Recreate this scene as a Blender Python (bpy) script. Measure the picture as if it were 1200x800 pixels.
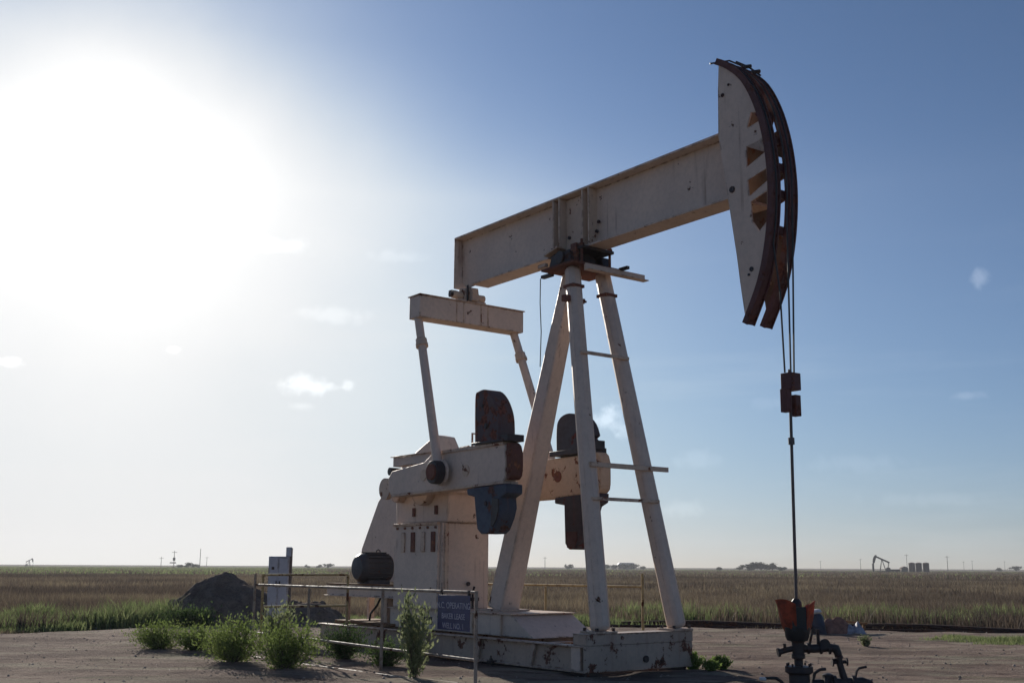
import bpy, bmesh, math, random
import numpy as np
from mathutils import Vector, Matrix
from mathutils.geometry import tessellate_polygon

# ---------------------------------------------------------------- scene, camera, light
for o in list(bpy.data.objects): bpy.data.objects.remove(o)
scene = bpy.context.scene
COL = scene.collection
RAD = math.radians
cam_d = bpy.data.cameras.new('camera'); cam = bpy.data.objects.new('camera', cam_d); COL.objects.link(cam)
cam_d.sensor_width = 36; cam_d.lens = 1330/1200*36; cam_d.sensor_fit = 'HORIZONTAL'
cam_d.clip_start = 0.1; cam_d.clip_end = 60000
pitch = math.atan(264/1330); roll = RAD(0.29)
fwd = Vector((0, math.cos(pitch), math.sin(pitch))); up0 = Vector((0, -math.sin(pitch), math.cos(pitch))); r0 = Vector((1, 0, 0))
rt = math.cos(roll)*r0 + math.sin(roll)*up0; upv = -math.sin(roll)*r0 + math.cos(roll)*up0
cam.matrix_world = Matrix(((rt.x, upv.x, -fwd.x, 0), (rt.y, upv.y, -fwd.y, 0), (rt.z, upv.z, -fwd.z, 1.6), (0, 0, 0, 1)))
scene.camera = cam

SUN = Vector((-0.33505, 0.88788, 0.31530)).normalized()
EL = math.asin(SUN.z); AZ = math.atan2(SUN.x, SUN.y)
world = bpy.data.worlds.new('World'); scene.world = world; world.use_nodes = True
wt = world.node_tree; wt.nodes.clear()
def wn(t, **k):
    n = wt.nodes.new(t)
    for a, b in k.items(): setattr(n, a, b)
    return n
def wmath(op, a, b=None, c=None, clamp=False):
    n = wn('ShaderNodeMath', operation=op, use_clamp=clamp)
    for i, x in enumerate((a, b, c)):
        if x is None: continue
        if isinstance(x, (int, float)): n.inputs[i].default_value = x
        else: wt.links.new(x, n.inputs[i])
    return n.outputs[0]
def wvec(op, a, b):
    n = wn('ShaderNodeVectorMath', operation=op)
    for i, x in enumerate((a, b)):
        if isinstance(x, (tuple, list, Vector)): n.inputs[i].default_value = tuple(x)
        else: wt.links.new(x, n.inputs[i])
    return n.outputs['Value'] if op in ('DOT_PRODUCT', 'LENGTH') else n.outputs['Vector']
sky = wn('ShaderNodeTexSky', sky_type='NISHITA', sun_disc=False, sun_elevation=EL, sun_rotation=AZ,
         altitude=900, air_density=0.75, dust_density=0.25, ozone_density=3.0)
SKY_STRENGTH = 0.08
geo = wn('ShaderNodeTexCoord')
DIR = wvec('NORMALIZE', geo.outputs['Generated'], (0, 0, 0))
# bright hazy aureole that surrounds the low sun
cosang = wvec('DOT_PRODUCT', DIR, SUN)
ang = wmath('ARCCOSINE', wmath('MINIMUM', cosang, 1.0))
warp = wn('ShaderNodeTexNoise'); warp.inputs['Scale'].default_value = 3.5; warp.inputs['Detail'].default_value = 5
wt.links.new(DIR, warp.inputs['Vector'])
angw = wmath('MULTIPLY_ADD', wmath('SUBTRACT', warp.outputs['Fac'], 0.5), 0.17, ang)
sepz = wn('ShaderNodeSeparateXYZ'); wt.links.new(DIR, sepz.inputs[0])
above = wmath('MULTIPLY', wmath('SUBTRACT', sepz.outputs[2], SUN.z), 1/.12, clamp=True)
eff = wmath('MULTIPLY', wmath('MAXIMUM', angw, 0.0), wmath('MULTIPLY_ADD', above, 1.0, 1.0))
halo = wmath('MULTIPLY', wmath('EXPONENT', wmath('DIVIDE', eff, -0.155)), 22.0)
# thin stretched cirrus, denser towards the lower left part of the sky
sep = wn('ShaderNodeSeparateXYZ'); wt.links.new(DIR, sep.inputs[0])
cmap = wn('ShaderNodeMapping'); cmap.inputs['Scale'].default_value = (2.2, 2.2, 17.0); cmap.inputs['Rotation'].default_value = (0.04, 0.05, 0)
wt.links.new(DIR, cmap.inputs['Vector'])
cn = wn('ShaderNodeTexNoise'); cn.inputs['Scale'].default_value = 1.7; cn.inputs['Detail'].default_value = 7; cn.inputs['Roughness'].default_value = 0.55
wt.links.new(cmap.outputs[0], cn.inputs['Vector'])
cirrus = wn('ShaderNodeMapRange', interpolation_type='SMOOTHSTEP'); wt.links.new(cn.outputs['Fac'], cirrus.inputs[0])
cirrus.inputs[1].default_value = 0.47; cirrus.inputs[2].default_value = 0.78
lowband = wn('ShaderNodeMapRange', interpolation_type='SMOOTHSTEP'); wt.links.new(sep.outputs[2], lowband.inputs[0])
lowband.inputs[1].default_value = 0.36; lowband.inputs[2].default_value = 0.02
nearsun = wmath('EXPONENT', wmath('DIVIDE', ang, -0.35))
cir = wmath('MULTIPLY', wmath('MULTIPLY', cirrus.outputs[0], lowband.outputs[0]), wmath('ADD', wmath('MULTIPLY', nearsun, 2.8), 0.5))
# veil of milky air along the horizon
veil = wmath('MULTIPLY', wmath('EXPONENT', wmath('DIVIDE', wmath('MAXIMUM', sep.outputs[2], 0.0), -0.17)), wmath('ADD', wmath('MULTIPLY', nearsun, 2.1), 0.15))
# a few small fair-weather cloud puffs: (azimuth deg right of the view, elevation deg, half width, half height, brightness)
puffs = [(-10.4, 8.8, 1.5, .55, 3.2), (-8.3, 8.9, .36, .3, 2.2), (-10.5, 7.8, .8, .25, 1.4), (4.95, 7.3, .85, .75, 3.6), (5.7, 6.6, .5, .35, 1.4),
         (23.0, 13.4, .42, .5, 1.6), (22.0, 8.0, .8, .22, .9), (-12.6, 15.6, 2.6, .5, 1.3), (-9.3, 12.3, 2.2, .5, 1.2), (-6.0, 15.4, 1.7, .4, .8),
         (-24.3, 9.2, .7, .3, 3.0), (-16.8, 10.3, .4, .2, 2.0), (8.6, 2.9, 1.3, .5, .9), (9.3, 5.3, 1.6, .5, .7), (17.0, 5.0, 2.6, .5, .5), (20, 3.2, 3.2, .4, .5), (13, 8, 1.2, .4, .5)]
pn = wn('ShaderNodeTexNoise'); pn.inputs['Scale'].default_value = 75; pn.inputs['Detail'].default_value = 6; pn.inputs['Roughness'].default_value = .6
wt.links.new(DIR, pn.inputs['Vector'])
pnc = wmath('MULTIPLY', wmath('SUBTRACT', pn.outputs['Fac'], .5), 2.1)
psum = None
for az, el, hw, hh, br in puffs:
    a_, e_ = RAD(az), RAD(el)
    c = Vector((math.sin(a_)*math.cos(e_), math.cos(a_)*math.cos(e_), math.sin(e_)))
    rr = Vector((math.cos(a_), -math.sin(a_), 0)); uu = rr.cross(c)
    dx = wmath('DIVIDE', wvec('DOT_PRODUCT', DIR, rr), math.sin(RAD(hw)))
    dy = wmath('DIVIDE', wmath('SUBTRACT', wvec('DOT_PRODUCT', DIR, uu), 0.0), math.sin(RAD(hh)))
    d2 = wmath('SQRT', wmath('ADD', wmath('MULTIPLY', dx, dx), wmath('MULTIPLY', dy, dy)))
    m = wn('ShaderNodeMapRange', interpolation_type='SMOOTHSTEP')
    wt.links.new(wmath('ADD', d2, pnc), m.inputs[0])
    m.inputs[1].default_value = 1.15; m.inputs[2].default_value = 0.1; m.inputs[3].default_value = 0; m.inputs[4].default_value = br
    f = wmath('MULTIPLY', m.outputs[0], wmath('GREATER_THAN', wvec('DOT_PRODUCT', DIR, c), 0.5))
    psum = f if psum is None else wmath('ADD', psum, f)
# extinction in the dusty air close to the horizon, and a broad lift of the sky around the sun
low = wmath('EXPONENT', wmath('DIVIDE', wmath('MAXIMUM', sep.outputs[2], 0.0), -0.11))
ext = wn('ShaderNodeMix', data_type='RGBA'); wt.links.new(low, ext.inputs[0]); ext.inputs[6].default_value = (1, 1, 1, 1); ext.inputs[7].default_value = (0.56, 0.52, 0.56, 1)
wide = wmath('MULTIPLY_ADD', wmath('EXPONENT', wmath('MULTIPLY', wmath('POWER', wmath('DIVIDE', ang, 0.5), 2.0), -1.0)), 0.55, 1.0)
exw = wn('ShaderNodeVectorMath', operation='SCALE'); wt.links.new(ext.outputs[2], exw.inputs[0]); wt.links.new(wide, exw.inputs['Scale'])
base = wvec('MULTIPLY', sky.outputs[0], exw.outputs[0])
def scaled(x, col):
    n = wn('ShaderNodeVectorMath', operation='SCALE'); n.inputs[0].default_value = col; wt.links.new(x, n.inputs['Scale']); return n.outputs[0]
soft = wvec('ADD', base, scaled(wmath('ADD', wmath('ADD', halo, cir), veil), (1.0, 0.985, 0.955)))
# bright haze saturates instead of growing without bound
sx = wn('ShaderNodeSeparateXYZ'); wt.links.new(soft, sx.inputs[0]); cx_ = wn('ShaderNodeCombineXYZ')
CAP = 10.4
for k_ in range(3):
    q_ = wmath('POWER', wmath('DIVIDE', sx.outputs[k_], CAP), 4.0)
    wt.links.new(wmath('DIVIDE', sx.outputs[k_], wmath('POWER', wmath('ADD', q_, 1.0), 0.25)), cx_.inputs[k_])
core = wmath('MULTIPLY', wmath('EXPONENT', wmath('MULTIPLY', wmath('POWER', wmath('DIVIDE', eff, 0.11), 1.1), -1.0)), 8.0)
tot = wn('ShaderNodeVectorMath', operation='ADD'); wt.links.new(wvec('ADD', cx_.outputs[0], scaled(core, (1, .98, .93))), tot.inputs[0]); wt.links.new(scaled(psum, (1, .985, .96)), tot.inputs[1])
bg = wn('ShaderNodeBackground'); bg.inputs['Strength'].default_value = SKY_STRENGTH
wt.links.new(tot.outputs[0], bg.inputs['Color'])
wo = wn('ShaderNodeOutputWorld'); wt.links.new(bg.outputs[0], wo.inputs['Surface'])

sd = bpy.data.lights.new('sun', 'SUN'); so = bpy.data.objects.new('sun', sd); COL.objects.link(so)
sd.energy = 4.8; sd.angle = RAD(0.55); sd.color = (1.0, 0.93, 0.82)
so.rotation_euler = (-SUN).to_track_quat('-Z', 'Y').to_euler()
scene.view_settings.view_transform = 'Standard'; scene.view_settings.look = 'None'
scene.view_settings.exposure = 0.0; scene.view_settings.gamma = 1.0; scene.view_settings.use_curve_mapping = False
scene.render.engine = 'CYCLES'
scene.cycles.max_bounces = 6; scene.cycles.use_denoising = True

# ---------------------------------------------------------------- helpers
def tag(o, label=None, cat=None, group=None, kind=None):
    if label: o['label'] = label
    if cat: o['category'] = cat
    if group: o['group'] = group
    if kind: o['kind'] = kind
    return o
def empty(name, loc, rz=0, parent=None):
    o = bpy.data.objects.new(name, None); COL.objects.link(o); o.location = loc; o.rotation_euler = (0, 0, rz)
    o.empty_display_size = .3
    if parent: o.parent = parent
    return o
class MB:
    def __init__(s): s.v = []; s.f = []
    def add(s, vs, fs):
        b = len(s.v); s.v += [tuple(x) for x in vs]; s.f += [tuple(b+i for i in f) for f in fs]; return s
    def box(s, x0, x1, y0, y1, z0, z1):
        vs = [(x, y, z) for x in (x0, x1) for y in (y0, y1) for z in (z0, z1)]
        return s.add(vs, [(0, 1, 3, 2), (4, 6, 7, 5), (0, 4, 5, 1), (2, 3, 7, 6), (0, 2, 6, 4), (1, 5, 7, 3)])
    def beam(s, p0, p1, w0, h0, w1=None, h1=None, side=(0, 1, 0)):
        # rectangular bar from p0 to p1; w along 'side', h across
        p0, p1 = Vector(p0), Vector(p1); w1 = w1 or w0; h1 = h1 or h0
        d = (p1-p0).normalized(); sd_ = Vector(side); sd_ = (sd_-d*sd_.dot(d)).normalized(); n = d.cross(sd_)
        vs = []
        for p, w, h in ((p0, w0, h0), (p1, w1, h1)):
            for a, b in ((-1, -1), (1, -1), (1, 1), (-1, 1)): vs.append(p+sd_*(a*w/2)+n*(b*h/2))
        return s.add(vs, [(3, 2, 1, 0), (4, 5, 6, 7), (0, 1, 5, 4), (1, 2, 6, 5), (2, 3, 7, 6), (3, 0, 4, 7)])
    def ibeam(s, p0, p1, w, h, tf=.02, tw=.015, side=(0, 1, 0), taper=1.0):
        # H section: flanges lie across 'side'
        p0, p1 = Vector(p0), Vector(p1)
        d = (p1-p0).normalized(); sd_ = Vector(side); sd_ = (sd_-d*sd_.dot(d)).normalized(); n = d.cross(sd_)
        prof = [(-w/2, -h/2), (w/2, -h/2), (w/2, -h/2+tf), (tw/2, -h/2+tf), (tw/2, h/2-tf), (w/2, h/2-tf), (w/2, h/2), (-w/2, h/2), (-w/2, h/2-tf), (-tw/2, h/2-tf), (-tw/2, -h/2+tf), (-w/2, -h/2+tf)]
        vs = [p0+sd_*a+n*b for a, b in prof]+[p1+sd_*a*taper+n*b*taper for a, b in prof]
        N = 12; fs = [(i, (i+1) % N, N+(i+1) % N, N+i) for i in range(N)]
        caps = [(0, 1, 2, 11), (11, 2, 3, 10), (10, 3, 4, 9), (9, 4, 5, 8), (8, 5, 6, 7)]
        fs += [tuple(reversed(c)) for c in caps]+[tuple(N+i for i in c) for c in caps]
        return s.add(vs, fs)
    def cyl(s, p0, p1, r0, r1=None, n=16, caps=True):
        p0, p1 = Vector(p0), Vector(p1); r1 = r0 if r1 is None else r1
        d = (p1-p0).normalized(); a = d.orthogonal().normalized(); b = d.cross(a)
        vs = []
        for p, r in ((p0, r0), (p1, r1)):
            for i in range(n):
                t = 2*math.pi*i/n; vs.append(p+a*(r*math.cos(t))+b*(r*math.sin(t)))
        fs = [(i, (i+1) % n, n+(i+1) % n, n+i) for i in range(n)]
        if caps: fs += [tuple(range(n-1, -1, -1)), tuple(range(n, 2*n))]
        return s.add(vs, fs)
    def tube(s, pts, r, n=8):
        pts = [Vector(p) for p in pts]; rs = r if isinstance(r, (list, tuple)) else [r]*len(pts)
        vs = []; a = None
        for i, p in enumerate(pts):
            d = (pts[min(i+1, len(pts)-1)]-pts[max(i-1, 0)]).normalized()
            a = d.orthogonal().normalized() if a is None else (a-d*a.dot(d)).normalized()
            b = d.cross(a)
            for k in range(n):
                t = 2*math.pi*k/n; vs.append(p+a*(rs[i]*math.cos(t))+b*(rs[i]*math.sin(t)))
        m = len(pts)
        fs = [(j*n+i, j*n+(i+1) % n, (j+1)*n+(i+1) % n, (j+1)*n+i) for j in range(m-1) for i in range(n)]
        fs += [tuple(range(n-1, -1, -1)), tuple(range((m-1)*n, m*n))]
        return s.add(vs, fs)
    def lathe(s, c, prof, n=20, axis='z'):
        # prof: (radius, height) list from c along the axis
        vs = []
        for r, h in prof:
            for i in range(n):
                t = 2*math.pi*i/n; x, y = r*math.cos(t), r*math.sin(t)
                if axis == 'z': vs.append((c[0]+x, c[1]+y, c[2]+h))
                elif axis == 'x': vs.append((c[0]+h, c[1]+x, c[2]+y))
                else: vs.append((c[0]+y, c[1]+h, c[2]+x))
        m = len(prof)
        fs = [(j*n+i, j*n+(i+1) % n, (j+1)*n+(i+1) % n, (j+1)*n+i) for j in range(m-1) for i in range(n)]
        fs += [tuple(range(n-1, -1, -1)), tuple(range((m-1)*n, m*n))]
        return s.add(vs, fs)
    def prism(s, poly, y0, y1, holes=()):
        # outline in x-z, thickness along y, optional holes
        loops = [list(poly)]+[list(h) for h in holes]
        flat = [p for l in loops for p in l]; N = len(flat)
        tris = tessellate_polygon([[Vector((p[0], p[1], 0)) for p in l] for l in loops])
        vs = [(p[0], y0, p[1]) for p in flat]+[(p[0], y1, p[1]) for p in flat]
        if holes:
            fs = [tuple(t) for t in tris]+[tuple(N+i for i in reversed(t)) for t in tris]
        else:
            fs = [tuple(range(N)), tuple(range(2*N-1, N-1, -1))]
        b = 0
        for l in loops:
            n = len(l); fs += [(b+i, b+(i+1) % n, N+b+(i+1) % n, N+b+i) for i in range(n)]; b += n
        return s.add(vs, fs)
    def islands(s):
        # pieces that do not touch one another (by their boxes) become objects of their own
        par = list(range(len(s.v)))
        def find(i):
            while par[i] != i: par[i] = par[par[i]]; i = par[i]
            return i
        for f in s.f:
            for i in f[1:]: par[find(i)] = find(f[0])
        comp = {}
        for i in range(len(s.v)): comp.setdefault(find(i), []).append(i)
        cs = list(comp.values()); bb = []
        for c in cs:
            P = [s.v[i] for i in c]; bb.append([min(p[k] for p in P)-.006 for k in range(3)]+[max(p[k] for p in P)+.006 for k in range(3)])
        g = list(range(len(cs)))
        def fg(i):
            while g[i] != i: i = g[i]
            return i
        for i in range(len(cs)):
            for j in range(i):
                if all(bb[i][k] <= bb[j][k+3] and bb[j][k] <= bb[i][k+3] for k in range(3)): g[fg(i)] = fg(j)
        out = {}
        for i, c in enumerate(cs): out.setdefault(fg(i), []).extend(c)
        return list(out.values())
    def build(s, name, mat, parent=None, bevel=0, smooth=True, loc=None):
        if parent and len(s.v) < 4000:
            isl = s.islands()
            if len(isl) > 1:
                isl.sort(key=len, reverse=True); first = None
                for c in isl:
                    c = sorted(c); mp = {a: b for b, a in enumerate(c)}; q = MB(); q.v = [s.v[i] for i in c]; q.f = [tuple(mp[i] for i in f) for f in s.f if f[0] in mp]
                    o = q.build1(name, mat, parent, bevel, smooth, loc); first = first or o
                return first
        return s.build1(name, mat, parent, bevel, smooth, loc)
    def build1(s, name, mat, parent=None, bevel=0, smooth=True, loc=None):
        me = bpy.data.meshes.new(name); me.from_pydata(s.v, [], s.f); me.update()
        bm = bmesh.new(); bm.from_mesh(me); bmesh.ops.recalc_face_normals(bm, faces=bm.faces); bm.to_mesh(me); bm.free()
        if smooth:
            me.polygons.foreach_set('use_smooth', [True]*len(me.polygons)); me.set_sharp_from_angle(angle=RAD(35))
        me.materials.append(mat)
        o = bpy.data.objects.new(name, me); COL.objects.link(o)
        if parent: o.parent = parent
        if loc: o.location = loc
        if bevel:
            m = o.modifiers.new('bevel', 'BEVEL'); m.width = bevel; m.segments = 2; m.limit_method = 'ANGLE'; m.angle_limit = RAD(40); m.harden_normals = False
        return o
def smoothcurve(pts, n=6):
    out = []; P = [pts[0]]+list(pts)+[pts[-1]]
    for i in range(1, len(P)-2):
        p0, p1, p2, p3 = P[i-1], P[i], P[i+1], P[i+2]
        for k in range(n):
            t = k/n
            out.append(tuple(.5*((2*b)+(-a+c)*t+(2*a-5*b+4*c-d)*t*t+(-a+3*b-3*c+d)*t**3) for a, b, c, d in zip(p0, p1, p2, p3)))
    out.append(tuple(pts[-1])); return out

# ---------------------------------------------------------------- materials
MATS = {}
def newmat(name):
    m = bpy.data.materials.new(name); m.use_nodes = True; nt = m.node_tree; nt.nodes.clear()
    out = nt.nodes.new('ShaderNodeOutputMaterial'); p = nt.nodes.new('ShaderNodeBsdfPrincipled'); nt.links.new(p.outputs[0], out.inputs[0])
    MATS[name] = m
    return m, nt, p, out
def noise(nt, vec, scale, detail=5, rough=.55, stretch=None):
    if stretch:
        mp = nt.nodes.new('ShaderNodeMapping'); mp.inputs['Scale'].default_value = stretch; nt.links.new(vec, mp.inputs[0]); vec = mp.outputs[0]
    n = nt.nodes.new('ShaderNodeTexNoise'); n.inputs['Scale'].default_value = scale; n.inputs['Detail'].default_value = detail; n.inputs['Roughness'].default_value = rough
    nt.links.new(vec, n.inputs['Vector']); return n.outputs['Fac']
def rng(nt, x, a, b, c=0, d=1, smooth=True):
    n = nt.nodes.new('ShaderNodeMapRange'); n.interpolation_type = 'SMOOTHSTEP' if smooth else 'LINEAR'
    nt.links.new(x, n.inputs[0])
    for i, q in enumerate((a, b, c, d)): n.inputs[i+1].default_value = q
    return n.outputs[0]
def mix(nt, f, a, b):
    n = nt.nodes.new('ShaderNodeMix'); n.data_type = 'RGBA'
    if isinstance(f, (int, float)): n.inputs[0].default_value = f
    else: nt.links.new(f, n.inputs[0])
    for i, x in ((6, a), (7, b)):
        if isinstance(x, (tuple, list)): n.inputs[i].default_value = (*x[:3], 1)
        else: nt.links.new(x, n.inputs[i])
    return n.outputs[2]
def mth(nt, op, a, b=None):
    n = nt.nodes.new('ShaderNodeMath'); n.operation = op
    for i, x in enumerate((a, b)):
        if x is None: continue
        if isinstance(x, (int, float)): n.inputs[i].default_value = x
        else: nt.links.new(x, n.inputs[i])
    return n.outputs[0]
def objvec(nt):
    n = nt.nodes.new('ShaderNodeTexCoord'); return n.outputs['Object']
def bump(nt, p, h, strength=.3, dist=.01):
    b = nt.nodes.new('ShaderNodeBump'); b.inputs['Strength'].default_value = strength; b.inputs['Distance'].default_value = dist
    nt.links.new(h, b.inputs['Height']); nt.links.new(b.outputs[0], p.inputs['Normal'])
def steel(name, base, base2, rust=(.15, .055, .025), amount=.62, streak=.66, rough=.55, scale=1.6):
    m, nt, p, out = newmat(name); v = objvec(nt)
    big = noise(nt, v, .9, 4); fine = noise(nt, v, 14, 6, .65)
    col = mix(nt, rng(nt, big, .3, .7), base, base2)
    col = mix(nt, mth(nt, 'MULTIPLY', rng(nt, fine, .35, .75), .35), col, tuple(x*.72 for x in base2))
    st = noise(nt, v, 6, 5, .6, (1, 1, .12))
    col = mix(nt, mth(nt, 'MULTIPLY', rng(nt, st, streak-.06, streak+.14), .55), col, tuple((a+b*.6)*.62 for a, b in zip(rust, base)))
    pat = noise(nt, v, scale*2.2, 9, .68)
    msk = rng(nt, pat, amount, amount+.035)
    bv = nt.nodes.new('ShaderNodeBevel'); bv.samples = 4; bv.inputs['Radius'].default_value = .045
    gm = nt.nodes.new('ShaderNodeNewGeometry'); dt = nt.nodes.new('ShaderNodeVectorMath'); dt.operation = 'DOT_PRODUCT'
    nt.links.new(bv.outputs[0], dt.inputs[0]); nt.links.new(gm.outputs['Normal'], dt.inputs[1])
    edge = rng(nt, dt.outputs['Value'], .995, .93)
    wear = mth(nt, 'MULTIPLY', edge, rng(nt, noise(nt, v, 5, 6, .7), .46, .60))
    msk = mth(nt, 'MAXIMUM', msk, mth(nt, 'MULTIPLY', wear, .8))
    # rust runs below edges and bolts
    run = noise(nt, v, 7, 4, .5, (1.3, 1.3, .05)); brk = noise(nt, v, .8, 3)
    col = mix(nt, mth(nt, 'MULTIPLY', mth(nt, 'MULTIPLY', rng(nt, run, .60, .72), rng(nt, brk, .5, .62)), .6), col, tuple(a*.8+b*.25 for a, b in zip(rust, base)))
    rcol = mix(nt, rng(nt, noise(nt, v, 22, 5), .35, .65), rust, tuple(x*.42 for x in rust))
    col = mix(nt, msk, col, rcol)
    nt.links.new(col, p.inputs['Base Color'])
    nt.links.new(mth(nt, 'ADD', mth(nt, 'MULTIPLY', msk, .3), rng(nt, fine, .3, .7, rough-.08, rough+.1)), p.inputs['Roughness'])
    p.inputs['Specular IOR Level'].default_value = .35
    bump(nt, p, mth(nt, 'SUBTRACT', fine, mth(nt, 'MULTIPLY', msk, .5)), .35, .006)
    return m
cream = steel('cream_paint', (.77, .60, .485), (.66, .52, .43), amount=.64)
cream_worn = steel('cream_paint_worn', (.72, .54, .40), (.60, .45, .35), rust=(.26, .095, .045), amount=.585)
skid_paint = steel('skid_greasy_paint', (.56, .43, .34), (.40, .31, .25), rust=(.20, .08, .05), amount=.57, streak=.6, rough=.5)
tanpaint = steel('tan_paint_rusty', (.66, .47, .32), (.58, .40, .28), rust=(.28, .10, .05), amount=.56)
maroon = steel('maroon_oxide', (.15, .055, .05), (.10, .045, .045), rust=(.17, .06, .04), amount=.56, rough=.6)
darksteel = steel('dark_greasy_steel', (.055, .042, .042), (.035, .03, .032), rust=(.11, .045, .03), amount=.58, rough=.45)  # also serves as the painted shade colour under the skid
rustmetal = steel('rusted_iron', (.21, .08, .055), (.14, .058, .045), rust=(.32, .13, .07), amount=.55, rough=.8)
weight_blue = steel('weight_blue_paint', (.085, .105, .15), (.055, .07, .10), rust=(.16, .075, .06), amount=.57, rough=.6)
weight_dark = steel('weight_dark_paint', (.085, .07, .08), (.16, .085, .075), rust=(.24, .085, .06), amount=.5, rough=.7)
weight_black = steel('weight_black_paint', (.055, .052, .065), (.075, .055, .06), rust=(.16, .05, .045), amount=.6, rough=.6)
plate_shade = steel('plate_shade_brown', (.14, .085, .055), (.10, .06, .042), amount=.55, rough=.75)  # brown darkened to put the shade inside the horsehead into the colour
rail_tan = steel('railing_faded_tan', (.42, .34, .27), (.36, .28, .22), amount=.57, rough=.65)
rail_yellow = steel('railing_yellow', (.50, .37, .17), (.42, .32, .17), amount=.55, rough=.6)
motor_mat = steel('motor_blue_grey', (.06, .062, .075), (.04, .043, .055), amount=.68, rough=.5)
cabinet_mat = steel('cabinet_pale_grey', (.46, .49, .56), (.40, .43, .5), amount=.7, rough=.5)
wood_mat = steel('orange_brown_timber', (.28, .14, .06), (.2, .1, .05), rust=(.1, .05, .03), amount=.6, rough=.85)
pipe_rust = steel('pipe_rust', (.06, .03, .025), (.04, .022, .02), rust=(.1, .04, .025), amount=.5, rough=.85)
def plain(name, col, rough=.6, transl=0, var=.2):
    m, nt, p, out = newmat(name); v = objvec(nt)
    f = noise(nt, v, 9, 5)
    c = mix(nt, rng(nt, f, .3, .7), tuple(x*(1-var) for x in col), tuple(min(1, x*(1+var)) for x in col))
    nt.links.new(c, p.inputs['Base Color']); p.inputs['Roughness'].default_value = rough
    if transl:
        t = nt.nodes.new('ShaderNodeBsdfTranslucent'); nt.links.new(c, t.inputs[0])
        mx = nt.nodes.new('ShaderNodeMixShader'); mx.inputs[0].default_value = transl
        nt.links.new(p.outputs[0], mx.inputs[1]); nt.links.new(t.outputs[0], mx.inputs[2]); nt.links.new(mx.outputs[0], out.inputs[0])
    return m
cable_mat = plain('wire_rope', (.03, .028, .03), .5)
rod_mat = plain('rod_steel', (.10, .075, .07), .4)
orange_pl = plain('orange_plastic', (.40, .065, .028), .55, .22, .4)
sign_mat = plain('sign_blue', (.03, .032, .11), .45, 0, .15)
letter_mat = plain('sign_letters', (.50, .48, .54), .6)
black_rubber_shade = plain('black_rubber_shade', (.015, .015, .016), .5)  # rubber parts, plus painted shade in the hole and guard front
white_pl = plain('white_plastic', (.6, .57, .55), .5)
bluewhite = plain('blue_white_sheeting', (.33, .35, .42), .6, .2, .35)
brown_sheet = plain('faded_brown_sheet', (.26, .13, .10), .8, .1, .3)
navy_pl = plain('navy_plastic', (.025, .03, .055), .45)
tank_mat = plain('tank_dark_red', (.05, .03, .035), .7)
far_mat = plain('far_grey_steel', (.07, .07, .075), .8)
far_tan = plain('far_tan_shed', (.25, .19, .16), .8)
pole_mat = plain('weathered_pole', (.16, .14, .13), .9)
bark = plain('bark', (.09, .065, .045), .9)

def leafmat(name, a, b, c, transl=.4, scale=1.2):
    m, nt, p, out = newmat(name)
    at = nt.nodes.new('ShaderNodeAttribute'); at.attribute_name = 'tint'
    v = objvec(nt)
    n = noise(nt, v, scale, 3)
    f = mth(nt, 'ADD', mth(nt, 'MULTIPLY', at.outputs['Fac'], .65), mth(nt, 'MULTIPLY', n, .35))
    cr = nt.nodes.new('ShaderNodeValToRGB'); nt.links.new(f, cr.inputs[0])
    e = cr.color_ramp.elements; e[0].position = .12; e[0].color = (*a, 1); e[1].position = .88; e[1].color = (*c, 1)
    k = e.new(.5); k.color = (*b, 1)
    nt.links.new(cr.outputs[0], p.inputs['Base Color']); p.inputs['Roughness'].default_value = .75; p.inputs['Specular IOR Level'].default_value = .15
    t = nt.nodes.new('ShaderNodeBsdfTranslucent'); nt.links.new(cr.outputs[0], t.inputs[0])
    mx = nt.nodes.new('ShaderNodeMixShader'); mx.inputs[0].default_value = transl
    nt.links.new(p.outputs[0], mx.inputs[1]); nt.links.new(t.outputs[0], mx.inputs[2]); nt.links.new(mx.outputs[0], out.inputs[0])
    return m
weed_green = leafmat('weed_green', (.09, .125, .035), (.16, .215, .06), (.27, .32, .11), .5)
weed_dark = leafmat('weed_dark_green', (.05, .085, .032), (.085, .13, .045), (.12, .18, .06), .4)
weed_pale = leafmat('weed_pale_green', (.13, .16, .075), (.21, .24, .12), (.32, .34, .2), .5)
grass_bright = leafmat('bright_grass', (.12, .17, .04), (.19, .27, .07), (.28, .36, .12), .5)
grass_dry = leafmat('dry_grass', (.070, .054, .045), (.155, .118, .088), (.31, .25, .16), .35, .08)
grass_green = leafmat('green_grass', (.11, .145, .06), (.18, .225, .09), (.28, .30, .14), .5, .3)
tree_far = leafmat('far_tree_leaves', (.035, .05, .04), (.05, .065, .045), (.07, .085, .06), .15)

# ---------------------------------------------------------------- setting
random.seed(7); rs = np.random.RandomState(11)
def sheet(name, verts, faces, mat, **k):
    me = bpy.data.meshes.new(name); me.from_pydata(verts, [], faces); me.update(); me.materials.append(mat)
    o = bpy.data.objects.new(name, me); COL.objects.link(o); o['kind'] = 'structure'; return o
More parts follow.
